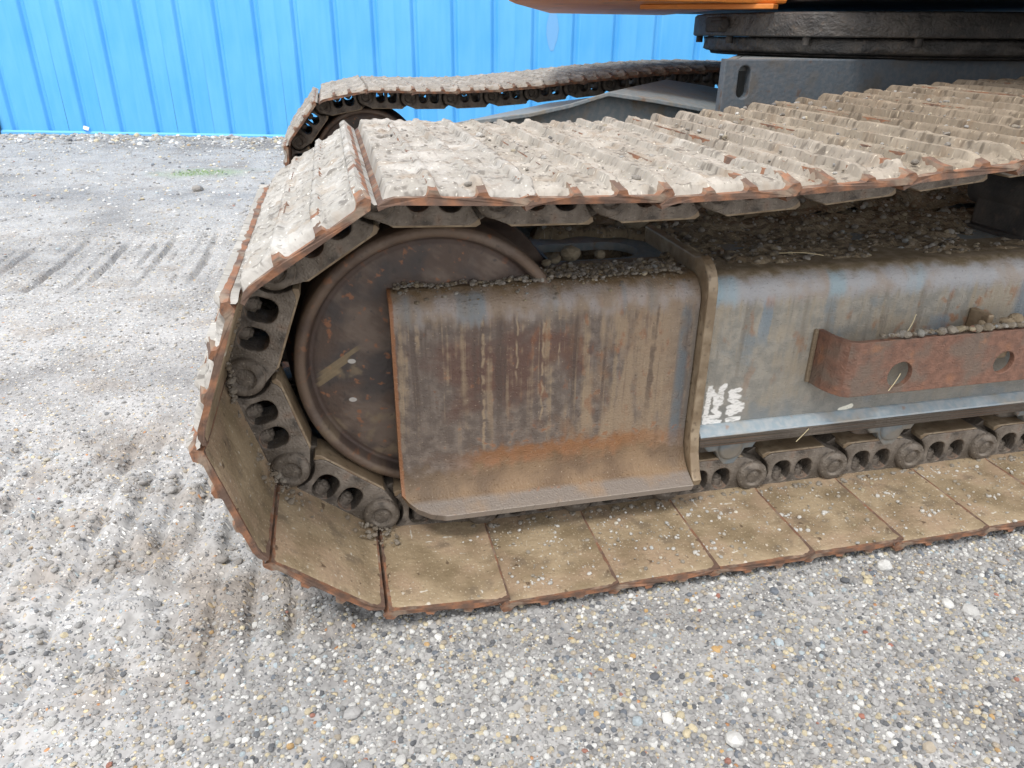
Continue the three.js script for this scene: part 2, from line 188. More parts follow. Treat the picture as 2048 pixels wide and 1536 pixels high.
const orangeT = tex(512, 512, (u, v) => { const a = fbm(u * 4, v * 4, 5, 4), b = fbm(u * 20, v * 20, 3, 20); let q = mix3([0.62, 0.20, 0.03], [0.72, 0.27, 0.05], sst(-0.3, 0.4, a)); q = mix3(q, [0.22, 0.09, 0.035], 0.8 * sst(0.2, 0.5, a + 0.4 * b)); return mix3(q, [0.06, 0.045, 0.04], 0.7 * sst(0.4, 0.6, -a + 0.3 * b)); }, [0.8, 0.8]);
const blueT = tex(512, 512, (u, v) => { const a = fbm(u * 4, v * 3, 4, 4, 3), b = fbm(u * 40, v * 6, 3, 40, 6); return mix3([0.075, 0.385, 0.79], [0.12, 0.45, 0.83], sst(-0.5, 0.5, a * 0.8 + 0.25 * b)); }, [1.3, 2.1]);
// ground: crushed aggregate pressed into grey mud; a height field drawn with the colours
const GN = 2048, gcol = new Float32Array(GN * GN * 3), ghgt = new Float32Array(GN * GN);
{
  const r = rng(21);
  for (let j = 0; j < GN; j++) for (let i = 0; i < GN; i++) {
    const u = i / GN, v = j / GN, a = fbm(u * 10, v * 10, 4, 10), b = fbm(u * 90, v * 90, 3, 90), k = j * GN + i;
    const q = mix3([0.238, 0.232, 0.226], [0.335, 0.329, 0.322], sst(-0.4, 0.4, a * 0.6 + b * 0.7)); gcol[k * 3] = q[0]; gcol[k * 3 + 1] = q[1]; gcol[k * 3 + 2] = q[2]; ghgt[k] = 0.35 + 0.16 * b + 0.1 * a;
  }
  const PAL = [[0.34, 0.33, 0.32, 30], [0.24, 0.235, 0.235, 18], [0.46, 0.45, 0.43, 15], [0.62, 0.61, 0.58, 8], [0.48, 0.40, 0.26, 8], [0.33, 0.27, 0.2, 6], [0.10, 0.105, 0.115, 8], [0.3, 0.36, 0.385, 4], [0.42, 0.2, 0.08, 0.6]], tot = PAL.reduce((s, p) => s + p[3], 0);
  for (let n = 0; n < 42000; n++) {
    let t = r() * tot, p = PAL[0]; for (const c of PAL) { t -= c[3]; if (t <= 0) { p = c; break; } }
    const rad = (1.4 + 3.2 * Math.pow(r(), 3)) * 1.6, cx = r() * GN, cy = r() * GN, an = r() * 3.14, el = 0.65 + 0.35 * r(), ca = Math.cos(an), sa = Math.sin(an), sh = 0.85 + 0.3 * r(), R = Math.ceil(rad);
    for (let y = -R; y <= R; y++) for (let x = -R; x <= R; x++) {
      const e = Math.hypot((x * ca + y * sa) / rad, (-x * sa + y * ca) / (rad * el)); if (e > 1) continue;
      const k = ((Math.floor(cy) + y + GN) % GN) * GN + ((Math.floor(cx) + x + GN) % GN), m = sst(1, 0.75, e) * 0.9, hh = 0.5 + 0.035 * rad * Math.sqrt(1 - e * e);
      for (let c = 0; c < 3; c++) gcol[k * 3 + c] = mix(gcol[k * 3 + c], p[c] * sh, m); ghgt[k] = mix(ghgt[k], hh, m);
    }
  }
}
const groundT = tex(GN, GN, (u, v, i, j) => { const k = (j * GN + i) * 3; return [gcol[k], gcol[k + 1], gcol[k + 2]]; }, [1.3, 1.3]);
const groundB = tex(GN, GN, (u, v, i, j) => ghgt[j * GN + i], [1.3, 1.3], false);

const mat = {
  mudGrey: M({ map: mudGreyT, bumpMap: lumps, bumpScale: 0.008, roughness: 0.97 }),
  dirt: M({ map: dirtT, bumpMap: lumps, bumpScale: 0.01, roughness: 0.95 }), tan: M({ map: tanT, bumpMap: grain, bumpScale: 0.0018, roughness: 0.5 }),
  rust: M({ map: rustT, bumpMap: grain, bumpScale: 0.0018, roughness: 0.8, metalness: 0.15 }), link: M({ map: linkT, bumpMap: grit, bumpScale: 0.0028, roughness: 0.72, metalness: 0.15 }), rail: M({ map: railT, bumpMap: grain, bumpScale: 0.001, roughness: 0.5, metalness: 0.2 }),
  dark: M({ map: darkSteelT, bumpMap: grain, bumpScale: 0.002, roughness: 0.75, metalness: 0.2 }), grease: M({ map: darkSteelT, bumpMap: lumps, bumpScale: 0.012, roughness: 0.55 }),
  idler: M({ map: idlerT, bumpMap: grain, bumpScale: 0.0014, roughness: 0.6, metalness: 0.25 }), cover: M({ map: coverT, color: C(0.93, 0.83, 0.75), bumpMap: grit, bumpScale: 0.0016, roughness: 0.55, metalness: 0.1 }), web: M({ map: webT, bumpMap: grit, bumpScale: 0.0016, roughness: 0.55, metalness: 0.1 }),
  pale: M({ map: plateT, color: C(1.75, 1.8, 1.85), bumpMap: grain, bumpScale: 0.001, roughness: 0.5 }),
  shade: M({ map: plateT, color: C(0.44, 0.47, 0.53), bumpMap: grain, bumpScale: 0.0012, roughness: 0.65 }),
  plate: M({ map: plateT, bumpMap: grain, bumpScale: 0.0012, roughness: 0.6, metalness: 0.1 }), bar: M({ map: barT, color: C(0.9, 0.92, 0.92), bumpMap: grit, bumpScale: 0.0018, roughness: 0.62, metalness: 0.15 }), orange: M({ map: orangeT, roughness: 0.5, bumpMap: grain, bumpScale: 0.001 }),
  blue: M({ map: blueT, roughness: 0.42 }), blueV: M({ map: blueT, roughness: 0.45, vertexColors: true }), trim: M({ color: C(0.13, 0.42, 0.79), roughness: 0.45 }), roof: M({ color: C(0.3, 0.31, 0.33), roughness: 0.5 }),
  ground: M({ map: groundT, bumpMap: groundB, bumpScale: 0.006, vertexColors: true, roughness: 0.95 }), stone: M({ roughness: 0.8, bumpMap: grain, bumpScale: 0.001 }), grass: M({ color: C(0.24, 0.36, 0.14), roughness: 0.8 }), white: M({ color: C(0.7, 0.7, 0.68), roughness: 0.7 }), straw: M({ color: C(0.5, 0.42, 0.26), roughness: 0.8 }),
};

// ------------------------------------------------------------------ the ground
function groundH(x, z) {
  let h = 0.012 * fbm(x * 0.9, z * 0.9, 3) + 0.006 * fbm(x * 7, z * 7, 3);
  const near = sst(2.0, 0.5, Math.hypot(x - 0.2, z + 0.2));
  h += 0.004 * fbm(x * 34, z * 34, 3) * (0.5 + near);
  const n1 = fbm(x * 2.2 + 4, z * 2.2, 3), A = sst(-2.95, -2.7, z) * sst(-1.95, -2.15, z) * sst(-0.1, -0.4, x) * sst(-2.9, -2.2, x) * sst(-0.8, -0.3, n1 + 0.45);    // old tread print
  if (A > 0) { const q = (x + 0.02 * z + 0.012 * gn(x * 6, z * 6)) / 0.19, f = q - Math.floor(q), g = (c, w) => sst(w, 0, Math.abs(f - c)); const pm = 0.35 + 0.65 * sst(-0.35, 0.35, fbm(x * 3.1 + 2, z * 2.2, 3)), pn = sst(-0.3, 0.4, fbm(x * 4.3 + 9, z * 3.2 + 4, 3)); h -= A * (0.006 + 0.040 * g(0.5, 0.1) * pm + 0.026 * g(0.17, 0.07) * pn + 0.016 * g(0.83, 0.07) * pn * pm); }
  const B = sst(-1.0, -0.75, z) * sst(0.1, 0.0, z) * sst(0.02, -0.1, x) * sst(-2.2, -0.6, x);
  if (B > 0) { const q = (x + 0.01 * gn(x * 9, z * 9)) / 0.064, f = q - Math.floor(q), n2 = fbm(x * 4, z * 4, 3); h -= B * (0.004 + 0.018 * sst(0.24, 0, Math.abs(f - 0.5)) * sst(-0.3, 0.25, n2)); h += B * (0.045 * Math.max(0, fbm(x * 11, z * 9, 4) - 0.05) + 0.007 * fbm(x * 36, z * 36, 3)); }
  h -= 0.03 * sst(-1.9, -2.3, z) * sst(-3.8, -3.3, z) * sst(-0.5, -0.1, x);
  h += 0.045 * sst(0.55, 0.0, wallDist(x, z)) * (0.6 + 0.6 * fbm(x * 5, z * 5, 3));
  return h;
}
const WA = [-2.978, -6.935], WD = [0.9609, 0.2768];               // the wall's foot: a point, and its direction to the right
function wallDist(x, z) { return (x - WA[0]) * -WD[1] + (z - WA[1]) * WD[0]; }
function groundTint(x, z) {
  const a = fbm(x * 1.1 + 3, z * 1.1, 4), b = fbm(x * 6, z * 6, 3), dusty = sst(0.3, -0.5, x + 0.35 * z + 0.2 + 0.3 * a);
  let q = mix3([0.98, 0.975, 0.97], [1.2, 1.19, 1.185], dusty); q = mix3(q, [0.74, 0.73, 0.73], 0.85 * sst(0.05, 0.5, a)); { const mb = sst(-1.0, -0.7, z) * sst(0.1, -0.05, z) * sst(0.0, -0.15, x) * sst(-0.05, 0.35, fbm(x * 4.3 + 2, z * 4.3, 4)); q = mix3(q, [0.78, 0.69, 0.61], 0.85 * mb); } q = mix3(q, [0.95, 0.86, 0.78], 0.6 * sst(0.15, 0.5, b) * sst(0.1, -0.3, x)); q = mix3(q, [0.58, 0.57, 0.57], 0.75 * sst(0.05, 0.4, fbm(x * 2.6 + 6, z * 4 + 2, 4)) * sst(-0.5, 0.4, z + x));
  q = mix3(q, [0.72, 0.75, 0.80], 0.6 * sst(0.5, 0, Math.abs(z + 3.7 - 0.15 * x + 0.3 * a)) * sst(-0.3, 0.3, b + 0.2));
  const w = wallDist(x, z); q = mix3(q, [0.6, 0.57, 0.55], 0.8 * sst(0.9, 0.35, w) * sst(0.0, 0.4, fbm(x * 2 + 1, z * 3, 3) + 0.2 * sst(-2.6, -1.6, x))); q = mix3(q, [1.35, 1.25, 1.08], 0.7 * sst(0.25, 0.05, w));
  const gr = sst(0.38, 0.05, Math.hypot((x + 0.9) / 1.2, (z + 4.62) * 1.5) + 0.16 * b); return mix3(q, [0.78, 1.0, 0.6], 0.7 * gr);
}
{
  const xs = [], zs = []; for (let x = -6; x < 4.001;) { xs.push(x); x += x > -1 && x < 1.4 ? 0.0085 : x > -1.7 && x < 1.4 ? 0.011 : x > -3.2 && x < 2 ? 0.022 : 0.12; } for (let z = -8; z < 2.001;) { zs.push(z); z += z > -1.0 && z < 0.5 ? 0.0085 : z > -3.2 && z < 0.8 ? 0.016 : z > -7.2 && z < 0.8 ? 0.03 : 0.12; }
  const pos = [], col = [], uv = [], idx = [], nx = xs.length, X0 = xs[0], X1 = xs[nx - 1], Z0 = zs[0], Z1 = zs[zs.length - 1];
  for (const z of zs) for (const x of xs) { const e = Math.min(sst(0, 0.5, x - X0), sst(0, 0.5, X1 - x), sst(0, 0.5, z - Z0), sst(0, 0.5, Z1 - z)); pos.push(x, groundH(x, z) * e, z); col.push(...groundTint(x, z)); uv.push(x + 0.04 * gn(x * 1.3, z * 1.3), z); }
  for (let j = 0; j < zs.length - 1; j++) for (let i = 0; i < nx - 1; i++) { const a = j * nx + i; idx.push(a, a + nx, a + 1, a + 1, a + nx, a + nx + 1); }
  const F = 150, c = (x, z) => { pos.push(x, 0, z); col.push(0.95, 0.95, 0.95); uv.push(x, z); return pos.length / 3 - 1; };   // the sheet goes on to the horizon
  const o = [c(-F, -F), c(F, -F), c(F, F), c(-F, F)], n = [c(X0, Z0), c(X1, Z0), c(X1, Z1), c(X0, Z1)]; for (let k = 0; k < 4; k++) { const m = (k + 1) % 4; idx.push(o[k], n[k], o[m], o[m], n[k], n[m]); }
  const g = new THREE.BufferGeometry(); g.setAttribute('position', new THREE.Float32BufferAttribute(pos, 3)); g.setAttribute('color', new THREE.Float32BufferAttribute(col, 3)); g.setAttribute('uv', new THREE.Float32BufferAttribute(uv, 2)); g.setIndex(idx); g.computeVertexNormals();
  const o1 = mesh('ground', g, mat.ground, scene); o1.userData = { kind: 'structure', label: 'grey gravel yard with tread prints and dusty patches' };
}
// pebbles: a few shapes, many copies
const pebbleG = [0, 1, 2, 3, 4].map((s) => {
  const r = rng(100 + s), g = new THREE.IcosahedronGeometry(1, 1), p = g.attributes.position, ax = [1, 0.55 + 0.25 * r(), 0.7 + 0.3 * r()], o = r() * 50;
  for (let i = 0; i < p.count; i++) { const x = p.getX(i), y = p.getY(i), z = p.getZ(i), k = 1 + 0.28 * gn(x * 1.6 + o, y * 1.6 + z * 1.3 + o) + (s > 2 ? 0.22 * Math.max(-0.6, gn(x * 0.9 + o + 9, z * 0.9 + y)) : 0); p.setXYZ(i, x * k * ax[0], y * k * ax[1], z * k * ax[2]); }
  g.computeVertexNormals(); return g;
});
const STONES = [[0.36, 0.35, 0.34, 30], [0.28, 0.275, 0.27, 16], [0.47, 0.46, 0.44, 20], [0.70, 0.69, 0.66, 16], [0.58, 0.50, 0.34, 12], [0.42, 0.36, 0.28, 7], [0.12, 0.125, 0.135, 6], [0.17, 0.19, 0.22, 4], [0.40, 0.46, 0.49, 4], [0.52, 0.33, 0.14, 0.8], [0.38, 0.16, 0.11, 0.3]];
function pickStone(r) { let t = r() * STONES.reduce((s, p) => s + p[3], 0); for (const c of STONES) { t -= c[3]; if (t <= 0) return c; } return STONES[0]; }
function scatter(name, label, category, items, m = mat.stone) {    // items: [x, y, z, size, color, tilt normal?]
  const r = rng(items.length), parts = pebbleG.map(() => []); items.forEach((it, i) => parts[i % pebbleG.length].push(it));
  const root = group(name, scene); root.userData = { label, category, kind: 'stuff' };
  parts.forEach((list, k) => {
    if (!list.length) return;
    const im = new THREE.InstancedMesh(pebbleG[k], m, list.length), q = new THREE.Quaternion(), e = new THREE.Euler(), mx = new THREE.Matrix4(); im.name = nm('pebbles'); im.castShadow = im.receiveShadow = true; im.userData.kind = 'stuff';
    list.forEach((it, i) => { e.set((r() - 0.5) * 0.9, r() * 6.283, (r() - 0.5) * 0.9); q.setFromEuler(e); mx.compose(new THREE.Vector3(it[0], it[1], it[2]), q, new THREE.Vector3(it[3], it[3], it[3])); im.setMatrixAt(i, mx); im.setColorAt(i, C(...it[4])); });
    root.add(im);
  });
  return root;
}
{
  const r = rng(5), it = [];
  const put = (n, x0, x1, z0, z1, smin, smax, keep, dustK) => { for (let i = 0; i < n; i++) { const x = mix(x0, x1, r()), z = mix(z0, z1, r()); if (r() > keep(x, z)) continue; const s = smin + (smax - smin) * Math.pow(r(), 3.2), c = pickStone(r), sh = 0.85 + 0.3 * r(), d = dustK * (0.3 + 0.7 * r()); it.push([x, groundH(x, z) + s * (-0.12 + 0.42 * r()), z, s, mix3([c[0] * sh, c[1] * sh, c[2] * sh], [0.30, 0.293, 0.285], d)]); } };
  const dusty = (x, z) => sst(0.2, -0.35, x + 0.9 * z + 0.10 + 0.25 * fbm(x * 3, z * 3, 3));
  put(68000, -0.75, 1.45, -0.12, 0.62, 0.0015, 0.0056, (x, z) => (1 - 0.8 * dusty(x, z)) * (0.55 + 0.45 * sst(-0.3, 0.3, fbm(x * 5, z * 5, 3))), 0.15);
  put(1200, -0.75, 1.45, -0.12, 0.62, 0.0042, 0.0095, (x, z) => 1 - 0.85 * dusty(x, z), 0.05);
  put(14, -0.6, 1.3, 0.0, 0.5, 0.011, 0.018, () => 1, 0.1);
  put(26000, -2.2, 0.0, -3.0, -0.05, 0.002, 0.0068, (x, z) => 0.25 + 0.6 * sst(-0.1, 0.4, fbm(x * 2 + 8, z * 2, 3)), 0.68);
  put(15000, -3.6, 0.4, -6.9, -2.6, 0.004, 0.013, (x, z) => (wallDist(x, z) > 0.02 ? 0.35 + 0.6 * sst(1.2, 0.3, wallDist(x, z)) : 0), 0.35);
  put(5200, -3.6, 2.5, -7.1, -5.3, 0.010, 0.028, (x, z) => (wallDist(x, z) > 0.03 ? sst(0.6, 0.1, wallDist(x, z)) : 0), 0.2);
  scatter('gravel', 'loose mixed grey, white and tan pebbles strewn over the yard', 'gravel', it);
}

// ------------------------------------------------------------------ the blue building behind
{
  const B = group('metal_building', scene); B.position.set(WA[0], 0, WA[1]); B.rotation.y = -Math.atan2(WD[1], WD[0]);
  B.userData = { label: 'bright blue ribbed metal building behind the excavator', category: 'building' };
  const P = 0.33424, H = 4.6, half = P / 2;
  const prof = [[-half, 0], [-0.036, 0], [-0.029, -0.004], [-0.014, -0.022], [-0.009, -0.026], [0.009, -0.026], [0.014, -0.022], [0.029, -0.004], [0.036, 0], [half, 0]];
  const panel = (rows, bow, tint) => { const pos = [], uv = [], col = [], idx = [], n = prof.length; for (let j = 0; j <= rows; j++) for (const [x, d] of prof) { const y = 0.02 + (H - 0.02) * j / rows; pos.push(x, y, d + bow * Math.sin(y * 2.1 + x * 4) * (d === 0 ? 1 : 0.6)); uv.push(x + bow * 300, y); col.push(...(tint ? tint(x, y) : [1, 1, 1])); } for (let j = 0; j < rows; j++) for (let i = 0; i < n - 1; i++) { const a = j * n + i; idx.push(a, a + 1, a + n, a + 1, a + n + 1, a + n); } const g = new THREE.BufferGeometry(); g.setAttribute('position', new THREE.Float32BufferAttribute(pos, 3)); g.setAttribute('uv', new THREE.Float32BufferAttribute(uv, 2)); g.setAttribute('color', new THREE.Float32BufferAttribute(col, 3)); g.setIndex(idx); const f = g.toNonIndexed(); f.computeVertexNormals(); return f; };
  const variants = [panel(24, 0.0012), panel(24, 0.0018), panel(24, 0.0009)];
  for (let k = -6; k < 30; k++) { const o = mesh('wall_panel', variants[(k + 60) % 3], mat.blue, B); o.position.set(0.497 + P * k, 0, (k % 3 === 0 ? 0.0015 : 0)); }
  for (let k = -6; k < 30; k += 3) { mesh('panel_lap', box(0.497 + P * k + 0.034, 0.497 + P * k + 0.0365, 0.02, H, -0.0005, 0.0045, 0.001), mat.blue, B); }
  mesh('base_trim', extX([[0, 0.0], [0.022, 0.0], [0.022, 0.036], [0.006, 0.05], [0, 0.05]], -1.6, 10.4), mat.trim, B).position.y = 0.005;
  mesh('paint_smear', sheet(10, 20, (a, b) => { const t = Math.sqrt(b), w = Math.sin(Math.PI * Math.min(1, b * 0.9 + 0.08)); return [4.985 + (a - 0.5) * 0.1 * w + 0.01 * gn(b * 5, 3), 0.76 + 0.34 * b, 0.0035]; }), M({ color: C(0.16, 0.41, 0.74), roughness: 0.5 }), B);
  mesh('torn_flap', sheet(6, 4, (a, b) => [0.80 + 0.06 * a + 0.01 * b, 0.075 + 0.028 * b - 0.012 * a * a, 0.01 + 0.028 * Math.sin(2.2 * a) * (1 - 0.5 * b)]), mat.white, B);
  mesh('side_wall', box(-1.7, -1.66, 0, H, -8, -0.03, 0.005), mat.blue, B); mesh('side_wall', box(10.37, 10.41, 0, H, -8, -0.03, 0.005), mat.blue, B); mesh('rear_wall', box(-1.7, 10.41, 0, H, -8.06, -8.01, 0.005), mat.blue, B);
  mesh('roof', box(-1.9, 10.6, H, H + 0.12, -8.2, 0.25, 0.02), mat.roof, B);
  mesh('corner_post', box(-0.02, 0.035, 0.01, 0.42, 0.004, 0.03, 0.004), M({ color: C(0.03, 0.09, 0.14), roughness: 0.6 }), B);
}
{
  const r = rng(31), list = [];
  for (let i = 0; i < 230; i++) { const a = r() * 6.28, d = Math.sqrt(r()), x = -0.95 + 0.17 * d * Math.cos(a) + 0.0, z = -4.62 + 0.13 * d * Math.sin(a), h = 0.004 + 0.009 * r(), w = 0.002 + 0.002 * r(), t = r() * 3.14, y = groundH(x, z); const g = new THREE.BufferGeometry(), c = Math.cos(t) * w, s = Math.sin(t) * w; g.setAttribute('position', new THREE.Float32BufferAttribute([x - c, y, z - s, x + c, y, z + s, x + h * (r() - 0.5), y + h, z + h * (r() - 0.5)], 3)); g.computeVertexNormals(); list.push(g); }
  const o = mesh('grass', mergeGeometries(list), mat.grass, scene); o.userData = { kind: 'stuff', label: 'small patch of short green grass on the yard before the wall', category: 'grass' };
}

// ------------------------------------------------------------------ the excavator
const EX = group('excavator', scene); EX.position.set(1.9, 0, -1.6);
EX.userData = { label: 'muddy crawler excavator with orange body on steel tracks', category: 'excavator' };
const off = EX.position.clone().negate();
const part = (name, g, m, label) => { const o = mesh(name, g, m, EX); o.position.copy(off); if (label) o.userData.label = label; return o; };
const sub = (name, label, z = 0) => { const o = group(name, EX); o.position.copy(off); o.position.z += z; if (z) o.position.y -= 0.03; if (label) o.userData.label = label; return o; };

// one shoe, one link in the track's own axes: u along the chain, v outward, w away from the near edge
const P = 0.19, W = 0.8, L0 = -0.0975;
const shoeOuter = [[-0.106, 0.046], [-0.1015, 0.061], [-0.0895, 0.061], [-0.083, 0.046], [-0.079, 0.043], [-0.042, 0.043], [-0.0385, 0.046], [-0.0355, 0.059], [-0.0245, 0.059], [-0.0215, 0.046], [-0.018, 0.043], [0.021, 0.043], [0.0245, 0.046], [0.0275, 0.059], [0.0385, 0.059], [0.0415, 0.046], [0.045, 0.043], [0.082, 0.043], [0.094, 0.040], [0.104, 0.032]];
const shoeInner = [[0.102, 0.0265], [0.090, 0.032], [0.080, 0.034], [-0.0975, 0.034]];
const outerV = (u) => { const q = shoeOuter; for (let i = 1; i < q.length; i++) if (u <= q[i][0]) { const t = clamp((u - q[i - 1][0]) / (q[i][0] - q[i - 1][0])); return mix(q[i - 1][1], q[i][1], t); } return 0.03; };
const shoeV = [0, 1, 2, 3].map((sd) => {                           // grouser ends worn down, edges knocked about
  const sh = new THREE.Shape([...shoeOuter, ...shoeInner].map((p) => new THREE.Vector2(p[0], p[1])));
  const g = boxUV(new THREE.ExtrudeGeometry(sh, { depth: W, steps: 40, bevelEnabled: false })), p = g.attributes.position;
  for (let i = 0; i < p.count; i++) {
    const u = p.getX(i); let v = p.getY(i), w = p.getZ(i); const e = Math.min(w, W - w), o = sd * 7.3, k = (0.42 + 0.4 * gn(u * 14 + o, o)) + 0.62 * sst(0, 0.05, e + 0.012 * gn(u * 30 + o, 3.3));
    if (v > 0.0455) v = 0.043 + (v - 0.043) * clamp(k, 0.15, 1) + 0.0012 * gn(u * 40 + o, w * 30);
    v += 0.0016 * gn(u * 16 + o, w * 9 + o) * sst(0.2, 0, e); if (w < 0.001) w += 0.0045 * gn(u * 28 + o, 9.1) + 0.002 * gn(u * 90 + o, 2.2);
    p.setXYZ(i, u, v, w);
  }
  g.computeVertexNormals(); return g;
});
function mudTop(seed, nu, nw, fill, rough) {                      // dried mud packed between the grousers
  const g = sheet(nu, nw, (a, b) => {
    const u = -0.1082 + 0.2057 * a, w = 0.0015 + 0.797 * b, o = seed * 13.7;
    const n = fbm(u * 14 + o, w * 14 + o, 3), m = fbm(u * 60 + o, w * 60, 4), f = fbm(u * 5 + o + 5, w * 5, 3), big = Math.max(0, fbm(u * 34 + o + 3, w * 34, 2) - 0.2);
    const bed = 0.043 + (fill + 0.008 * f + 0.004 * n) * (1 - 0.4 * sst(0.05, 0.0, w + 0.03 * n)) + rough * (0.0042 * m + 0.011 * big);
    const worn = outerV(u) > 0.0455 ? 0.043 + (outerV(u) - 0.043) * clamp(0.45 + 0.62 * sst(0, 0.05, w), 0.15, 1) : outerV(u); const inner = sst(0.03, 0.11, w + 0.03 * n), coat = worn - 0.004 + 0.0075 * Math.max(sst(-0.45, 0.15, n + 0.3 * m + 0.35 * sst(0.0, 0.06, w) - 0.22), inner * sst(-0.75, -0.35, n + 0.25 * m) * 0.72) + (0.0018 - 0.0008 * inner) * m;
    let v = Math.max(Math.min(bed, 0.079), coat); const e = Math.min(sst(0.003 + 0.006 * (n + 0.5), 0.014 + 0.006 * (n + 0.5), w), sst(0.8, 0.785, w), sst(0, 0.03, a) , sst(1, 0.96, a));
    return [u, mix(worn - (a < 0.02 ? 0.010 : 0.004), v, e), w];
  }, (a, b, q) => [q[0] + seed * 0.17, q[2] + seed * 0.11]);
  const n = g.attributes.normal; return g;
}
function mudInner(seed) { return sheet(26, 34, (a, b) => { const u = -0.0968 + 0.1985 * a, w = 0.003 + 0.235 * b, o = seed * 9.1, n = fbm(u * 12 + o, w * 12, 3), m = fbm(u * 70 + o, w * 70, 3); const base = u > 0.09 ? mix(0.032, 0.0265, (u - 0.09) / 0.012) : u > 0.08 ? mix(0.034, 0.032, (u - 0.08) / 0.01) : 0.034; const e = Math.min(sst(0, 0.006 + 0.03 * Math.max(0, n + 0.3), b), sst(0, 0.018, a), sst(1, 0.982, a)); return [u, base + 0.0008 - e * (0.0022 + 0.0016 * n + 0.0009 * m + 0.004 * sst(0.8, 1, b)), w]; }, (a, b, q) => [q[0] + seed * 0.19, q[2] + seed * 0.13]); }
const topHi = [0, 1, 2, 3, 4].map((s) => mudTop(s, 64, 200, [0.0115, 0.0085, 0.0125, 0.005, 0.0035][s], 1)), topLo = [5, 6].map((s) => mudTop(s, 30, 64, 0.014, 1)), innerG = [0, 1, 2].map(mudInner);
const linkParts = (() => {
  const wins = () => [rrHole(0.072, 0.002, 0.041, 0.050, 0.018), rrHole(0.1235, 0.002, 0.039, 0.048, 0.018)];
  const outer = [...arc(0, 0, 0.041, -52, 52, 8), [0.032, 0.0335], [0.168, 0.0335], ...arc(P, 0, 0.0335, 78, -78, 12), [0.17, -0.043], [0.163, -0.0445], [0.042, -0.0445], [0.032, -0.040]];
  const inner = [...arc(0, 0, 0.032, 270, 90, 12), [0.145, 0.032], [0.15, 0.0], [0.145, -0.0445], [0.02, -0.0445]];
  const a = ext(outer, 0.036, 0.003, wins()), b = ext(inner, 0.036, 0.002, wins()); a.translate(0, 0, 0.226); b.translate(0, 0, 0.258);
  const boss = latheZ([[0.0001, 0.0155], [0.0115, 0.015], [0.0135, 0.0175], [0.0165, 0.0175], [0.0185, 0.0125], [0.0205, 0.0115], [0.0285, 0.0125], [0.0315, 0.0160], [0.0335, 0.020], [0.0335, 0.032]], 28); boss.translate(P, 0, 0.2005);
  const side = [a, b, boss].map(boxUV);
  const pin = [cylZ(P, 0, 0.225, 0.575, 0.019, 16), cylZ(P, 0, 0.292, 0.508, 0.029, 18)].map(boxUV);
  return [...side, ...side.map((g) => flipZ(g, W)), ...pin];
})();
const railG = (() => { const r = boxUV(ext([[0.022, -0.043], [0.03, -0.0478], [0.162, -0.0478], [0.17, -0.043], [0.168, -0.034], [0.024, -0.034]], 0.062, 0.0022)); r.translate(0, 0, 0.2285); return r; })();
const boltG = boxUV((() => { const g = new THREE.LatheGeometry([[0.0001, 0.0], [0.006, 0.0], [0.0075, 0.003], [0.009, 0.005], [0.0135, 0.006], [0.014, 0.008], [0.014, 0.034]].map((p) => new THREE.Vector2(p[0], p[1])), 10); return g; })());
const linkG = mergeGeometries([...linkParts, flipZ(railG, W), ...[0.073, 0.123].map((u) => { const g = boltG.clone(); g.translate(u, 0.006, W - 0.251); return g; })]);

function chainPins(phase) {                                       // pin centres in the order top -> left -> bottom
  const c = [0.11, 0.367], R = 0.304, st = 36.4, pins = [], top = [];
  const topY = (x) => { const k = [[0.03, 0.661], [0.22, 0.655], [0.41, 0.651], [0.60, 0.653], [0.79, 0.664], [0.98, 0.681], [1.17, 0.701], [1.36, 0.718], [1.55, 0.731], [1.74, 0.737], [2.0, 0.735], [2.6, 0.71], [3.1, 0.70], [3.6, 0.706]]; for (let i = 1; i < k.length; i++) if (x <= k[i][0]) return mix(k[i - 1][1], k[i][1], clamp((x - k[i - 1][0]) / (k[i][0] - k[i - 1][0]))); return 0.706; };
  const a0 = 104.5 + phase * st; let q = [c[0] + R * Math.cos(a0 * Math.PI / 180), c[1] + R * Math.sin(a0 * Math.PI / 180)]; const first = q;
  while (q[0] < 3.5) { let x = q[0] + P; for (let k = 0; k < 6; k++) { const y = topY(x), d = Math.hypot(x - q[0], y - q[1]); x -= (d - P); } q = [x, topY(x)]; top.push(q); }
  const sc = [top[top.length - 1][0] + 0.03, 0.388], SR = 0.316; const back = []; for (let k = 1; k < 6; k++) { const a = (84 - k * 34.9) * Math.PI / 180; back.push([sc[0] + SR * Math.cos(a), sc[1] + SR * Math.sin(a)]); }
  pins.push(...back.reverse(), ...top.reverse(), first);
  let k = 1; for (; ; k++) { const a = a0 + k * st; if (a > 254) break; pins.push([c[0] + R * Math.cos(a * Math.PI / 180), c[1] + R * Math.sin(a * Math.PI / 180)]); }
  let p = pins[pins.length - 1], i = 0; while (p[0] < back[0][0] - 0.12) { const y = i++ === 0 && phase ? 0.07 : 0.066; p = [p[0] + Math.sqrt(P * P - (p[1] - y) ** 2), y]; pins.push(p); }
  return { pins, sc };
}
const mudTint = [[1.1, 1.12, 1.13], [1.03, 1.03, 1.02], [0.96, 0.93, 0.88], [0.88, 0.82, 0.74], [0.76, 0.68, 0.57], [0.62, 0.53, 0.42], [0.92, 0.90, 0.87]].map((c) => M({ map: mudGreyT, bumpMap: lumps, bumpScale: 0.01, roughness: 0.96, color: C(...c) }));  // browner toward the right: damp dirt plus the body's shade painted in
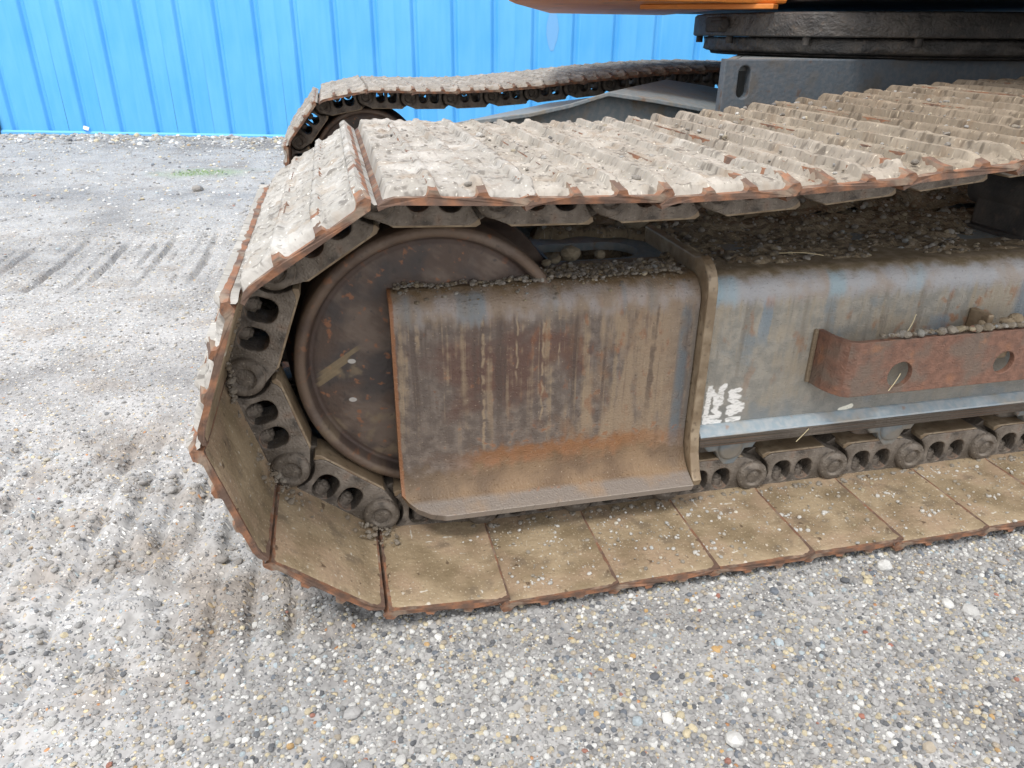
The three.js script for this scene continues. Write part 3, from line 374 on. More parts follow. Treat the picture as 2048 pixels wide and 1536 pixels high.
function makeTrack(label, z, phase, hi) {
  const T = sub('track', label, z), { pins, sc } = chainPins(phase), r = rng(hi ? 3 : 4), mx = new THREE.Matrix4();
  const near = (x) => x < (hi ? 1.75 : 2.6);
  for (let i = 0; i < pins.length - 1; i++) {
    const a = pins[i], b = pins[i + 1], l = Math.hypot(b[0] - a[0], b[1] - a[1]), u = new THREE.Vector3((b[0] - a[0]) / l, (b[1] - a[1]) / l, 0), v = new THREE.Vector3(u.y, -u.x, 0), w = new THREE.Vector3(0, 0, -1);
    const place = (o, du = 0, dv = 0, rot = 0, dw = 0) => { const uu = u.clone().applyAxisAngle(w, rot), vv = v.clone().applyAxisAngle(w, rot); mx.makeBasis(uu, vv, w); o.quaternion.setFromRotationMatrix(mx); o.position.set(a[0], a[1], 0).addScaledVector(u, du).addScaledVector(v, dv).addScaledVector(w, dw); return o; };
    const cx = (a[0] + b[0]) / 2, top = a[1] > 0.55 && v.y > 0.5, seen = near(cx), j = (r() - 0.5) * 0.014, dv = (r() - 0.5) * 0.0016, dw = (r() - 0.5) * 0.006, left = v.x < -0.3 || (cx < 0.1 && v.y < 0);
    place(mesh('track_shoe', shoeV[i % 4], mat.rust, T), P / 2, dv, j, dw);
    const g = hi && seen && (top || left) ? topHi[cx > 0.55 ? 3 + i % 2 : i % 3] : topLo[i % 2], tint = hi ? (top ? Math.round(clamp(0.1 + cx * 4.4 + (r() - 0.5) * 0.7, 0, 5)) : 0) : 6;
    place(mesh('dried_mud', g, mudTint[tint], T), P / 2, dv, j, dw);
    if (hi && seen && !(top && cx > 0.3)) place(mesh('mud_film', innerG[i % 3], mat.tan, T), P / 2, dv, j, dw);
    place(mesh('track_link', linkG, mat.link, T)); place(mesh('link_rail', railG, mat.rail, T));
    if (seen) { for (const bu of [0.073, 0.123]) place(mesh('shoe_bolt', boltG, mat.link, T), bu, 0.004, 0, 0.251); }
  }
  return sc;
}
const sc = makeTrack('near steel track caked with dried grey mud', 0, 0, true);
makeTrack('far steel track, dark against the blue wall', -2.39, 0.5, false);

const idlerG = (() => {                                            // wheel: face, groove, rounded rim, tread, guide flange, and back
  const half = [[0.0001, -0.022], [0.05, -0.021], [0.06, -0.014], [0.13, -0.017], [0.185, -0.019], [0.205, -0.0205], [0.2125, -0.0225], [0.2165, -0.0235], [0.2215, -0.021], [0.2245, -0.006], [0.2275, -0.0015], [0.232, 0.0], [0.237, 0.0], [0.2425, -0.003], [0.245, -0.009], [0.245, -0.098], [0.262, -0.108], [0.265, -0.15]];
  const full = [...half, ...half.slice().reverse().map(([r, z]) => [r, -0.30 - z])], g = latheZ(full.map(([r, z]) => [r, z]), 96), p = g.attributes.position, uv = new Float32Array(p.count * 2);
  for (let i = 0; i < p.count; i++) { uv[i * 2] = p.getX(i) + 0.25 + (p.getZ(i) < -0.03 ? p.getZ(i) : 0); uv[i * 2 + 1] = p.getY(i) + 0.25; } g.setAttribute('uv', new THREE.BufferAttribute(uv, 2)); return g;
})();
for (const z of [0, -2.39]) { const o = mesh('idler_wheel', idlerG, mat.idler, EX); o.position.set(0.126, z ? 0.333 : 0.363, -0.25 + z).add(off); if (z === 0) o.userData.label = 'rusty round idler wheel at the front of the near track'; }
for (const z of [-0.25, -2.64]) { const t = []; for (let k = 0; k < 11; k++) { const g = ext([[0.25, -0.045], [0.30, -0.016], [0.30, 0.016], [0.25, 0.045]], 0.08, 0.004); g.rotateZ(k * 2 * Math.PI / 11); g.translate(0, 0, -0.19); t.push(g); } t.push(latheZ([[0.0001, 0.02], [0.12, 0.02], [0.13, 0.0], [0.2, 0.0], [0.2, -0.1], [0.26, -0.11], [0.26, -0.19], [0.0001, -0.19]], 48)); const o = part('drive_sprocket', merge(t), mat.dark); o.position.add(new THREE.Vector3(sc[0], sc[1] - (z < -1 ? 0.03 : 0), z)); }

// near track frame: idler cover, end collar, side web, flange, step, rollers
function sectionSheet(sec, x0, x1, nx, thick) {                   // sec: [z, y, shift]; uv = metres along x and along the section
  const s = [0]; for (let i = 1; i < sec.length; i++) s.push(s[i - 1] + Math.hypot(sec[i][0] - sec[i - 1][0], sec[i][1] - sec[i - 1][1]));
  const nrm = sec.map((_, i) => { const a = sec[Math.max(0, i - 1)], b = sec[Math.min(sec.length - 1, i + 1)], l = Math.hypot(b[0] - a[0], b[1] - a[1]); return [-(b[1] - a[1]) / l, (b[0] - a[0]) / l]; });
  const at = (i, t, d) => { const lo = x0 + (sec[i][2] || 0), hi = x1 + (sec[i][3] || 0), x = mix(lo, hi, t); return [x, sec[i][1] + nrm[i][1] * d, sec[i][0] + nrm[i][0] * d]; };
  const n = sec.length, pos = [], uv = [], idx = [], grid = (d) => { const o = pos.length / 3; for (let i = 0; i < n; i++) for (let k = 0; k <= nx; k++) { const q = at(i, k / nx, d); pos.push(...q); uv.push(q[0] - x0, s[i]); } return o; };
  const A = grid(0), m = nx + 1; for (let i = 0; i < n - 1; i++) for (let k = 0; k < nx; k++) { const a = A + i * m + k; idx.push(a, a + m, a + 1, a + 1, a + m, a + m + 1); }
  const Bk = grid(-thick); for (let i = 0; i < n - 1; i++) for (let k = 0; k < nx; k++) { const a = Bk + i * m + k; idx.push(a, a + 1, a + m, a + 1, a + m + 1, a + m); }
  const strip = (list, flip) => { const o = pos.length / 3; for (const [i, t] of list) for (const d of [0, -thick]) { const q = at(i, t, d); pos.push(...q); uv.push(q[0] - x0 + (d ? 0.004 : 0), s[i]); } for (let k = 0; k < list.length - 1; k++) { const a = o + 2 * k; flip ? idx.push(a, a + 1, a + 2, a + 1, a + 3, a + 2) : idx.push(a, a + 2, a + 1, a + 1, a + 2, a + 3); } };
  strip(sec.map((_, i) => [i, 0]), true); strip(sec.map((_, i) => [i, 1]), false); strip([[0, 0], [0, 1]], false); strip([[n - 1, 0], [n - 1, 1]], true);
  const g = new THREE.BufferGeometry(); g.setAttribute('position', new THREE.Float32BufferAttribute(pos, 3)); g.setAttribute('uv', new THREE.Float32BufferAttribute(uv, 2)); g.setIndex(idx); g.computeVertexNormals(); return g;
}
const FZ = -0.218;                                                // the frame's outer face
const bend = (n = 8) => Array.from({ length: n + 1 }, (_, i) => { const a = Math.PI / 2 * (1 - i / n), r = 0.045; return [FZ - r + r * Math.cos(a), 0.457 + r * Math.sin(a)]; });
const FR = sub('track_frame', 'blue grey track frame with rust and mud streaks');
{
  const top = [[-0.378, 0.498], [-0.34, 0.500], [-0.30, 0.5015]];
  const sec = [...top, ...bend(), [FZ, 0.40], [FZ, 0.34], [FZ, 0.28], [FZ, 0.22], [FZ, 0.185], [FZ + 0.002, 0.168], [FZ + 0.009, 0.150], [FZ + 0.02, 0.134], [FZ + 0.033, 0.1235, 0.012], [FZ + 0.046, 0.117, 0.026], [FZ + 0.058, 0.1115, 0.048], [FZ + 0.0645, 0.1085, 0.075]];
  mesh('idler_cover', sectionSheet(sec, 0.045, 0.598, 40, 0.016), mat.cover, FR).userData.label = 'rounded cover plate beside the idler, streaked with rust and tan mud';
  const web = [[-0.40, 0.497], ...top.slice(1), ...bend(), [FZ, 0.40], [FZ, 0.34], [FZ, 0.28], [FZ, 0.22], [FZ, 0.186]];
  mesh('side_web', sectionSheet(web, 0.622, 3.25, 60, 0.016), mat.web, FR).userData.label = 'side plate of the track frame with white brush marks';
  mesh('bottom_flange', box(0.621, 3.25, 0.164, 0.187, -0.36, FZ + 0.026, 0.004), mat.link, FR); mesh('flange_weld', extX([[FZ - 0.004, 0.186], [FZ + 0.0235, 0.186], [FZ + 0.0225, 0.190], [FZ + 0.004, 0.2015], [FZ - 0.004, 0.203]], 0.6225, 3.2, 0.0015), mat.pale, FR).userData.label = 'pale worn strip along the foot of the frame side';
  // collar: a plate standing across the frame between cover and web, proud of both
  const q = [[-0.50, 0.53], [-0.262, 0.53], ...arc(-0.255, 0.478, 0.058, 80, 5, 6).map(([z, y]) => [z, y]), [FZ + 0.022, 0.44], [FZ + 0.023, 0.20], [FZ + 0.03, 0.16], [FZ + 0.045, 0.125], [FZ + 0.055, 0.112], [FZ + 0.05, 0.098], [FZ + 0.02, 0.094], [-0.245, 0.10], [-0.245, 0.44], [-0.29, 0.492], [-0.50, 0.492]];
  mesh('end_collar', extX(q, 0.600, 0.6195, 0.003), mat.rail, FR);
  // top plate with the slot behind the idler
  const s = new THREE.Shape(); s.moveTo(0.36, 0.372); s.lineTo(2.9, 0.372); s.lineTo(2.9, 0.575); s.lineTo(0.36, 0.575); s.lineTo(0.36, 0.36);
  const h = new THREE.Path(); h.moveTo(0.365, 0.385); h.lineTo(0.50, 0.385); h.absarc(0.50, 0.445, 0.06, -Math.PI / 2, Math.PI / 2); h.lineTo(0.365, 0.505); h.lineTo(0.365, 0.385);
  const tp = ext(s, 0.016, 0, [h]); tp.rotateX(-Math.PI / 2); tp.rotateX(0); tp.scale(1, 1, 1); tp.translate(0, 0.482, 0); mesh('top_plate', boxUV(tp), mat.plate, FR);
  mesh('inner_web', box(0.24, 3.25, 0.16, 0.481, -0.585, -0.567, 0.003), mat.dark, FR);
  mesh('recoil_housing', merge([box(0.70, 2.6, 0.20, 0.46, -0.56, -0.27, 0.01), cylZ(0, 0, 0, 0.42, 0.07).rotateY(Math.PI / 2).translate(0.30, 0.36, -0.44)]), mat.dark, FR);
  // step: a bent bar standing off the web, with two drain holes and a gusset
  const ZB = -0.138, bar = new THREE.Shape(); const hs = [circ(0.138, 0.313, 0.0265), circ(0.372, 0.318, 0.0235)];
  bar.moveTo(0.035, 0.275); bar.lineTo(1.05, 0.275); bar.lineTo(1.05, 0.386); bar.lineTo(0.035, 0.386); bar.lineTo(0.035, 0.275);
  const front = ext(bar, 0.012, 0.0012, hs); front.translate(0.85, 0, ZB - 0.012);
  const leg = (() => { const l = [[0, FZ - 0.002], [0.004, FZ + 0.035], [0.012, ZB - 0.022], [0.022, ZB - 0.0065], [0.0352, ZB]], inn = [[0.0352, ZB - 0.012], [0.028, ZB - 0.016], [0.0225, ZB - 0.026], [0.0155, FZ + 0.034], [0.012, FZ - 0.002]]; const g = ext([...l, ...inn].map(([x, z]) => [x, -z]), 0.111, 0.001); g.rotateX(-Math.PI / 2); g.translate(0.85, 0.275, 0); return g; })();
  const gus = merge([box(1.186, 1.2, 0.29, 0.408, FZ + 0.001, ZB - 0.03, 0.004), box(1.19, 1.24, 0.32, 0.392, ZB - 0.032, ZB - 0.0125, 0.006)]);
  mesh('step_bar', merge([front, leg]), mat.bar, FR).userData.label = 'red-brown bent step bar with round holes'; mesh('step_gusset', boxUV(gus), mat.rail, FR);
  mesh('weld', box(0.842, 0.8515, 0.276, 0.388, FZ - 0.002, FZ + 0.007, 0.004), mat.rail, FR);
  // bottom rollers with their end brackets
  for (let k = 0; k < 7; k++) {
    const x = 0.335 + 0.375 * k, y = 0.178;
    if (x > 3) break;
    const body = latheZ([[0.0001, 0], [0.05, 0], [0.075, -0.004], [0.08, -0.012], [0.08, -0.03], [0.062, -0.034], [0.062, -0.085], [0.05, -0.10], [0.05, -0.20], [0.062, -0.215], [0.062, -0.266], [0.08, -0.27], [0.08, -0.30], [0.0001, -0.30]], 40); body.translate(x - 0.012, y - 0.004, -0.253);
    mesh('bottom_roller', boxUV(body), mat.link, FR);
    const br = [ext([[-0.065, -0.02], [-0.052, -0.034], [-0.034, -0.034], [-0.026, -0.05], [-0.012, -0.068], [0.012, -0.068], [0.026, -0.05], [0.034, -0.034], [0.052, -0.034], [0.065, -0.012], [0.065, 0], [-0.065, 0]].map(([a, b]) => [a * 0.95, b]), 0.026, 0.004)]; br[0].translate(x, 0.1655, -0.251);
    const cap = latheZ([[0.0001, 0.008], [0.02, 0.0075], [0.026, 0.004], [0.028, -0.004]], 20); cap.translate(x - 0.002, 0.138, -0.226); br.push(cap);
    mesh('roller_bracket', merge(br), mat.plate, FR);
  }
  // carrier roller under the upper run
  const ped = merge([box(1.405, 1.475, 0.485, 0.60, -0.50, -0.34, 0.015), box(1.385, 1.56, 0.485, 0.507, -0.53, -0.31, 0.004), cylZ(1.44, 0.585, -0.52, -0.318, 0.042, 24)]); mesh('carrier_bracket', ped, mat.dark, FR);
  mesh('carrier_roller', boxUV(latheZ([[0.0001, 0.012], [0.03, 0.012], [0.045, 0.0], [0.066, 0], [0.07, -0.006], [0.07, -0.09], [0.0001, -0.09]], 36).translate(1.535, 0.612, -0.285)), mat.dark, FR);
  mesh('carrier_support', box(1.50, 1.585, 0.486, 0.60, -0.46, -0.40, 0.01), mat.dark, FR);
}
{ // far track frame: mostly hidden behind its own track
  const F2 = sub('track_frame', 'muddy frame of the far track', -2.39);
  mesh('side_web', boxUV(extX([[-0.585, 0.17], [-0.585, 0.49], [-0.56, 0.51], [-0.26, 0.51], [FZ, 0.46], [FZ, 0.17]], 0.36, 3.25, 0.004)), mat.plate, F2); mesh('idler_cover', boxUV(extX([[-0.24, 0.12], [-0.27, 0.48], [FZ - 0.02, 0.47], [FZ, 0.45], [FZ, 0.15], [FZ + 0.04, 0.115], [FZ + 0.04, 0.10]], 0.045, 0.60, 0.004)), mat.plate, F2);
  for (let k = 0; k < 7; k++) mesh('bottom_roller', boxUV(latheZ([[0.0001, 0], [0.08, 0], [0.08, -0.03], [0.06, -0.04], [0.06, -0.26], [0.08, -0.27], [0.08, -0.3], [0.0001, -0.3]], 24).translate(0.335 + 0.375 * k, 0.175, -0.253)), mat.link, F2);
  mesh('carrier_roller', boxUV(latheZ([[0.0001, 0], [0.07, 0], [0.07, -0.2], [0.0001, -0.2]], 24).translate(2.1, 0.635, -0.3)), mat.dark, F2);
}

// centre frame, its two legs, slewing ring
{
  const CF = sub('center_frame', 'blue grey centre frame between the tracks');
  const s = new THREE.Shape([[1.055, 0.30], [2.75, 0.30], [2.75, 0.832], [1.055, 0.832]].map((p) => new THREE.Vector2(...p)));
  const fp = ext(s, 0.03, 0.004, [rrHole(1.118, 0.772, 0.036, 0.085, 0.017)]); fp.translate(0, 0, -1.13);
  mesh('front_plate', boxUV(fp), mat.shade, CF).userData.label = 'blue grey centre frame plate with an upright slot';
  const plan = (pts, y0, y1) => { const g = ext(pts.map(([x, z]) => [x, -z]), y1 - y0, 0.002); g.rotateX(-Math.PI / 2); g.translate(0, y0, 0); return boxUV(g); };
  mesh('end_plate', plan([[1.072, -1.131], [1.10, -1.131], [1.62, -1.98], [1.595, -1.98]], 0.301, 0.831), mat.plate, CF); mesh('top_plate', plan([[1.104, -1.132], [2.74, -1.132], [2.74, -2.0], [1.635, -2.0]], 0.80, 0.8305), mat.plate, CF); mesh('rear_plate', box(1.63, 2.74, 0.30, 0.799, -1.998, -1.97, 0.003), mat.plate, CF); mesh('bottom_plate', plan([[1.104, -1.132], [2.74, -1.132], [2.74, -1.968], [1.635, -1.968]], 0.301, 0.325), mat.dark, CF);
  // near leg: from the near frame up to the centre, its top under dirt
  const leg = (x0, x1, X0, X1, za, zb, ya, yb) => { const g = new THREE.BufferGeometry(), v = [[x0, ya, za], [x1, ya, za], [X1, yb, zb], [X0, yb, zb], [x0, 0.2, za], [x1, 0.2, za], [X1, 0.35, zb], [X0, 0.35, zb]], f = [[0, 1, 2, 3], [7, 6, 5, 4], [4, 5, 1, 0], [6, 7, 3, 2], [7, 4, 0, 3], [5, 6, 2, 1]], pos = []; for (const [a, b, c, d] of f) for (const k of [a, b, c, a, c, d]) pos.push(...v[k]); g.setAttribute('position', new THREE.Float32BufferAttribute(pos, 3)); g.computeVertexNormals(); return boxUV(g); };
  mesh('frame_leg', leg(0.16, 2.8, 0.85, 2.72, -0.587, -1.128, 0.498, 0.66), mat.plate, CF);
  mesh('frame_leg', leg(0.78, 2.8, 1.65, 2.72, -2.60, -2.001, 0.46, 0.60), mat.plate, CF);
  // gabled front cap between the legs
  const shear = (g) => { const p = g.attributes.position; for (let i = 0; i < p.count; i++) p.setX(i, p.getX(i) + 0.8 * Math.max(0, -1.35 - p.getZ(i))); g.computeVertexNormals(); };
  const roofP = [[0.33, 0.655], [0.55, 0.679], [0.672, 0.703], [0.79, 0.735], [0.946, 0.7135], [1.118, 0.685], [1.25, 0.662]];
  const solid = ext([...roofP.map(([x, y]) => [x, y - 0.013]), [1.25, 0.25], [0.33, 0.25]], 0.55, 0.002); solid.translate(0, 0, -1.90); shear(solid); mesh('front_cap', boxUV(solid), mat.plate, CF);
  const lid = ext([...roofP, ...roofP.slice().reverse().map(([x, y]) => [x, y - 0.012])], 0.63, 0.002); lid.translate(0, 0, -1.925); shear(lid); mesh('cap_lid', boxUV(lid), mat.plate, CF);
}
{
  const S = sub('slewing_ring', 'greasy black slewing ring under the body'), at = (g) => { g.rotateX(0); g.translate(1.93, 0, -1.6); return g; }, lath = (p, n = 96) => at(new THREE.LatheGeometry(p.map(([a, b]) => new THREE.Vector2(a, b)), n));
  mesh('upper_ring', boxUV(lath([[0.3, 0.888], [0.664, 0.888], [0.67, 0.893], [0.67, 0.950], [0.664, 0.956], [0.3, 0.956]])), mat.grease, S);
  const n = 160, rough = lath([[0.3, 0.842], [0.615, 0.842], [0.625, 0.848], [0.628, 0.862], [0.624, 0.876], [0.628, 0.887], [0.3, 0.887]], n), p = rough.attributes.position; for (let i = 0; i < p.count; i++) { const x = p.getX(i) - 1.93, z = p.getZ(i) + 1.6, r = Math.hypot(x, z), k = r > 0.5 ? 1 + 0.022 * fbm(Math.atan2(z, x) * 14, p.getY(i) * 60, 3) : 1; p.setX(i, 1.93 + x * k); p.setZ(i, -1.6 + z * k); } rough.computeVertexNormals();
  mesh('ring_gear', boxUV(rough), mat.grease, S); mesh('lower_ring', boxUV(lath([[0.3, 0.8315], [0.60, 0.8315], [0.605, 0.8415], [0.3, 0.8415]])), mat.dark, S);
  for (let k = 0; k < 40; k++) { const a = k * Math.PI / 20 + 0.05, q = at(new THREE.CylinderGeometry(0.012, 0.012, 0.022, 6).translate(0.648 * Math.cos(a), 0.878, 0.648 * Math.sin(a))); if (k % 3 === 1 && Math.cos(a) < 0.1) mesh('ring_bolt', boxUV(q), mat.dark, S); }
  mesh('bolt_lug', merge([cylZ(1.247, 0.925, -1.58, -1.50, 0.014, 8), box(1.237, 1.28, 0.90, 0.945, -1.62, -1.52, 0.006)]), mat.dark, S);
}
{
  const U = sub('upper_body', 'orange upper body of the excavator, dark underneath');
  const slab = (pts, y0, y1, b) => { const g = ext(pts.map(([x, z]) => [x, -z]), y1 - y0, b); g.rotateX(-Math.PI / 2); g.translate(0, y0, 0); return boxUV(g); };
  const corner = [[0.60, -1.75], [0.545, -1.58], [0.53, -1.45], [0.56, -1.37], [0.65, -1.33]];
  mesh('body_skirt', slab([...corner, [1.36, -1.34], [1.66, -2.95], [1.05, -2.93]], 0.979, 1.35, 0.008), mat.orange, U);
  mesh('body_floor', slab([[1.42, -0.16], [3.7, -0.16], [3.7, -2.95], [1.67, -2.95], [1.40, -1.35]], 0.986, 1.10, 0.006), mat.dark, U);
  mesh('edge_plate', slab([[1.02, -1.62], [1.34, -1.35], [1.30, -1.31], [0.98, -1.575]], 0.964, 0.978, 0.002), mat.orange, U);
  mesh('body_side', slab([[1.46, -0.20], [3.66, -0.20], [3.66, -2.91], [1.68, -2.91], [1.43, -1.37]], 1.101, 1.9, 0.02), mat.orange, U);
  mesh('under_pipe', merge([new THREE.CylinderGeometry(0.02, 0.02, 1.9, 12).rotateZ(Math.PI / 2).translate(2.6, 0.955, -0.72), new THREE.CylinderGeometry(0.014, 0.014, 1.7, 12).rotateZ(Math.PI / 2).translate(2.6, 0.965, -0.6)]), mat.dark, U);
}

// ------------------------------------------------------------------ loose dirt and stones lying on the machine
const dirtH = (x, z) => 0.4975 + 0.004 + 0.016 * fbm(x * 7, z * 7, 4) + 0.008 * fbm(x * 34, z * 34, 3) + 0.022 * sst(-0.42, -0.6, z) * (0.7 + 0.5 * fbm(x * 5 + 3, 1, 2)) - 0.02 * sst(-0.29, -0.258, z + 0.016 * fbm(x * 20, 4, 3)) - 0.05 * (1 - sst(0.03, 0.06, Math.hypot(Math.max(0, Math.abs(x - 0.43) - 0.07), z + 0.445) - 0.055 + 0.02 * fbm(x * 20, z * 20, 3))) - 0.05 * sst(0.40, 0.34, x);
{
  const g = sheet(400, 90, (a, b) => { const x = 0.345 + 2.3 * a, z = -0.60 + 0.355 * b; return [x, dirtH(x, z), z]; });
  mesh('dirt_heap', g, mat.dirt, scene).userData = { kind: 'stuff', label: 'brown dirt heaped along the top of the near track frame', category: 'dirt' };
  const g2 = sheet(240, 70, (a, b) => { const t = b, x = mix(0.80, 0.12, t) + mix(1.8, 2.5, t) * a, z = -1.10 + 0.515 * t, y = mix(0.652, 0.50, t) + 0.02 + 0.02 * fbm(x * 6, z * 6, 4) + 0.01 * fbm(x * 30, z * 30, 3); return [x, y - 0.04 * sst(0.03, 0, a), z]; });
  mesh('dirt_heap', g2, mat.dirt, scene).userData = { kind: 'stuff', label: 'dark dirt on the sloping leg between the frame and the centre', category: 'dirt' };
  const g3 = sheet(90, 40, (a, b) => { const x = 0.05 + 0.5 * a, z = -0.345 + 0.085 * b; return [x, 0.5015 + 0.004 + 0.009 * fbm(x * 16, z * 16, 3) + 0.005 * fbm(x * 60, z * 60, 2) - 0.014 * sst(0.72, 1, b + 0.25 * fbm(x * 25, 2, 3)) - 0.012 * sst(0.03, 0, a) - 0.012 * sst(0.1, 0, b), z]; });
  mesh('dirt_heap', g3, mat.dirt, scene).userData = { kind: 'stuff', label: 'thin crust of dirt on top of the rusty idler cover', category: 'dirt' };
  const r = rng(77), it = [], brown = (c) => mix3(c, [0.19, 0.15, 0.10], 0.5 + 0.48 * r());
  for (let i = 0; i < 2300; i++) { const x = 0.36 + 1.9 * r(), z = -0.585 + 0.315 * r(), s = 0.0014 + 0.0075 * Math.pow(r(), 4); if (Math.hypot(Math.max(0, Math.abs(x - 0.43) - 0.07), z + 0.445) < 0.075 && r() < 0.95) continue; it.push([x, dirtH(x, z) + s * 0.3, z, s, brown(pickStone(r))]); }
  for (let i = 0; i < 1600; i++) { const x = 1.0 + 1.2 * r(), t = r(), z = -1.1 + 0.515 * t, s = 0.002 + 0.009 * Math.pow(r(), 4); it.push([x - 0.25 * t, mix(0.652, 0.50, t) + 0.026 + 0.02 * fbm(x * 6, z * 6, 4), z, s, brown(pickStone(r))]); }
  for (let i = 0; i < 1100; i++) { const x = 0.055 + 0.52 * r(), z = -0.335 + 0.085 * Math.pow(r(), 0.7), s = 0.0018 + 0.0045 * Math.pow(r(), 2.5); it.push([x, 0.507 + 0.009 * fbm(x * 16, z * 16, 3), z, s, brown(pickStone(r))]); }
  for (let i = 0; i < 150; i++) { const x = 0.06 + 0.52 * r(), a = 0.15 + r() * r() * 1.0, s = 0.0012 + 0.0035 * Math.pow(r(), 3); if (x > 0.59 && x < 0.63) continue; it.push([x, 0.457 + 0.0455 * Math.cos(a), FZ - 0.045 + 0.0455 * Math.sin(a), s, brown(pickStone(r))]); }
  for (const [x, z, s] of [[0.395, -0.36, 0.022], [0.36, -0.345, 0.013], [0.455, -0.365, 0.011], [0.60, -0.56, 0.034], [0.63, -0.53, 0.018], [0.34, -0.33, 0.01]]) it.push([x, 0.507 + s * 0.5, z, s, [0.23, 0.19, 0.13]]);
  for (let i = 0; i < 170; i++) { const x = 0.93 + 0.43 * r(), s = 0.003 + 0.008 * Math.pow(r(), 2.5); it.push([x, 0.394 + 0.001 * r(), -0.144 + (r() - 0.5) * 0.006, s, brown(pickStone(r))]); }
  for (const [x, y, s] of [[1.215, 0.399, 0.012], [1.235, 0.402, 0.014], [1.255, 0.398, 0.011], [1.228, 0.405, 0.009], [1.16, 0.397, 0.008]]) it.push([x, y, -0.155, s, [0.26, 0.2, 0.13]]);
  scatter('stones', 'small brown stones lying on the track frame and step bar', 'stones', it);
  const r2 = rng(78), is = [];                                     // specks and pebbles on the lower run's shoes
  for (let i = 0; i < 1500; i++) { const x = -0.0 + 1.6 * r2(), w = r2(), z = -0.205 * Math.pow(w, 0.8) - 0.004, s = 0.0008 + 0.0036 * Math.pow(r2(), 4); is.push([x, 0.0335 + s * 0.35, z, s, mix3(pickStone(r2), r2() < 0.5 ? [0.55, 0.53, 0.48] : [0.25, 0.2, 0.13], 0.65)]); }
  for (let k = 0; k < 16; k++) { const cx = 0.15 + 1.25 * r2(), cz = -0.03 - 0.14 * r2(), nn = 4 + 14 * r2(); for (let i = 0; i < nn; i++) { const s = 0.0008 + 0.0042 * Math.pow(r2(), 3); is.push([cx + (r2() + r2() - 1) * 0.034, 0.0335 + s * 0.3, Math.min(-0.004, cz + (r2() + r2() - 1) * 0.012), s, [0.56, 0.54, 0.5]]); } }
  scatter('grit', 'pale grit sprinkled on the tan lower track shoes', 'grit', is);
  const r4 = rng(80), up = [];                                     // stones bedded in the mud of the upper run
  const topLine = [[0.03, 0.661], [0.22, 0.655], [0.41, 0.651], [0.60, 0.653], [0.79, 0.664], [0.98, 0.681], [1.17, 0.701], [1.36, 0.718], [1.55, 0.731], [1.74, 0.737]];
  for (let i = 0; i < 1100; i++) { const x = 0.05 + 1.65 * r4(), z = -0.03 - 0.76 * r4(), s = 0.001 + 0.0062 * Math.pow(r4(), 4); let y = 0.7; for (let k = 1; k < topLine.length; k++) if (x <= topLine[k][0]) { y = mix(topLine[k - 1][1], topLine[k][1], (x - topLine[k - 1][0]) / (topLine[k][0] - topLine[k - 1][0])); break; } const c = pickStone(r4); up.push([x, y + 0.0515 + 0.004 * r4(), z, s, mix3(c, [0.22, 0.19, 0.155], 0.3 + 0.6 * r4())]); }
  scatter('grit', 'small stones bedded in the mud on the upper track run', 'grit', up);
  const r5 = rng(81), jn = [];                                     // lumps packed where the chain meets the shoes round the idler
  for (let i = 0; i < 520; i++) { const an = (148 + 108 * r5()) * Math.PI / 180, k = Math.pow(r5(), 2), rr = 0.3265 - 0.006 * r5(), s = 0.0012 + 0.006 * Math.pow(r5(), 3.5), z = -0.212 + 0.05 * k * (an > 3.5 ? 1 : 0.5), seam = Math.abs(((an * 180 / Math.PI - 104.5) / 36.4 + 0.5) % 1 - 0.5); if (seam > 0.18 && r5() < 0.75) continue; jn.push([0.11 + rr * Math.cos(an), 0.367 + rr * Math.sin(an), z, s, mix3([0.29, 0.255, 0.21], [0.2, 0.16, 0.115], r5())]); }
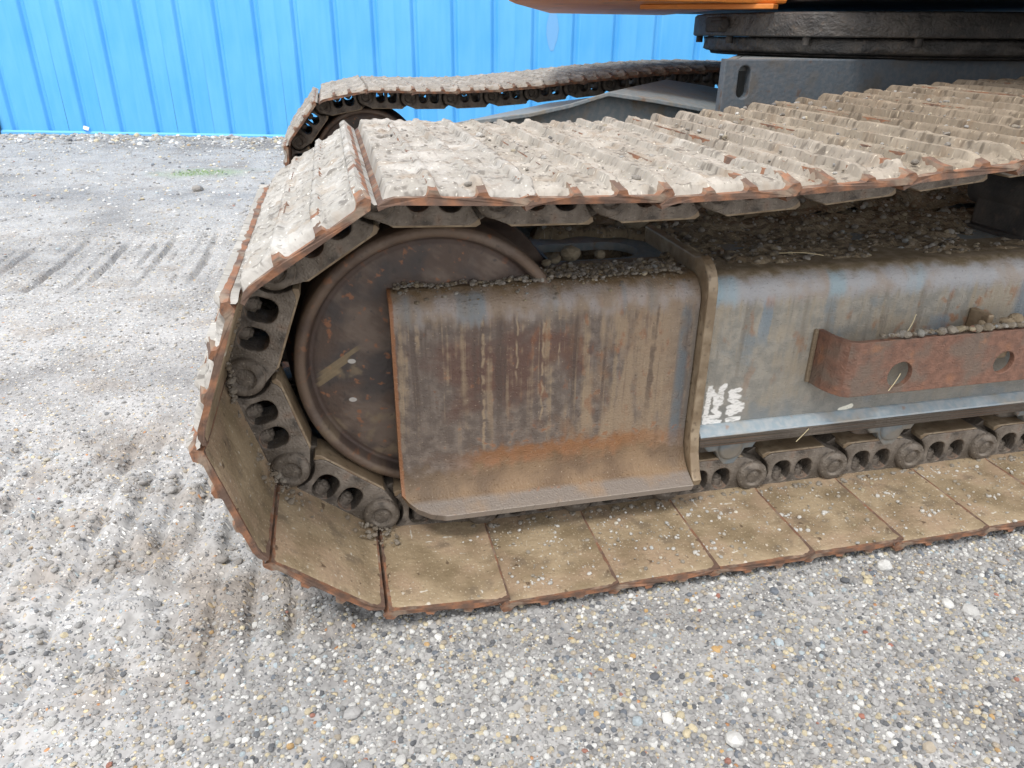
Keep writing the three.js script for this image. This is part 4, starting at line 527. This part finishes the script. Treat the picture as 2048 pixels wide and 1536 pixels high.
  for (let i = 0; i < 300; i++) { const x = 0.0 + 1.5 * r5(), s = 0.0012 + 0.005 * Math.pow(r5(), 3); jn.push([x, 0.0345 + s * 0.2, -0.213 + 0.016 * r5() * r5(), s, mix3([0.32, 0.29, 0.25], [0.2, 0.165, 0.12], r5())]); }
  scatter('mud_lumps', 'lumps of grey mud packed between the chain and the shoes', 'mud', jn);
  const r3 = rng(79), cl = [];                                     // clods of mud on the yard before the track
  for (const [cx, cz, n, sp] of [[-0.47, -0.55, 60, 0.07], [-0.63, -0.60, 30, 0.05], [-0.48, -0.29, 46, 0.05], [-0.28, -0.28, 14, 0.03], [-0.3, -0.5, 40, 0.1], [-0.55, -0.4, 40, 0.12]]) for (let i = 0; i < n; i++) { const x = cx + (r3() + r3() - 1) * sp, z = cz + (r3() + r3() - 1) * sp, s = 0.003 + 0.011 * Math.pow(r3(), 3); cl.push([x, groundH(x, z) + s * 0.02, z, s * 0.85, mix3([0.30, 0.275, 0.25], [0.37, 0.355, 0.34], r3())]); }
  for (const [x, z, s] of [[-0.29, -0.255, 0.013], [-0.262, -0.25, 0.010], [-0.86, -3.95, 0.035]]) cl.push([x, groundH(x, z) + s * 0.3, z, s, [0.27, 0.25, 0.23]]);
  scatter('mud_clods', 'crumbled clods of grey-brown mud on the yard left of the track', 'mud clods', cl);
}
{ // a few dry stalks caught on the metal
  const st = (a, b, r = 0.0009) => { const c = new THREE.CatmullRomCurve3([new THREE.Vector3(...a), new THREE.Vector3((a[0] + b[0]) / 2 + 0.003, (a[1] + b[1]) / 2 + 0.003, (a[2] + b[2]) / 2), new THREE.Vector3(...b)]); return new THREE.TubeGeometry(c, 6, r, 5); };
  for (const [a, b, l] of [[[0.985, 0.318, -0.134], [0.965, 0.285, -0.131], 'dry straw hanging from the left hole of the step bar'], [[0.855, 0.184, -0.19], [0.83, 0.158, -0.188], 'dry straw caught on the bottom flange of the frame'], [[0.985, 0.395, -0.145], [1.0, 0.43, -0.15], 'dry straw standing on top of the step bar'], [[0.80, 0.512, -0.31], [0.87, 0.515, -0.27], 'dry straw lying in the dirt on the frame']]) mesh('straw', st(a, b), mat.straw, scene).userData = { label: l, category: 'straw' };
}

renderer.render(scene, camera);
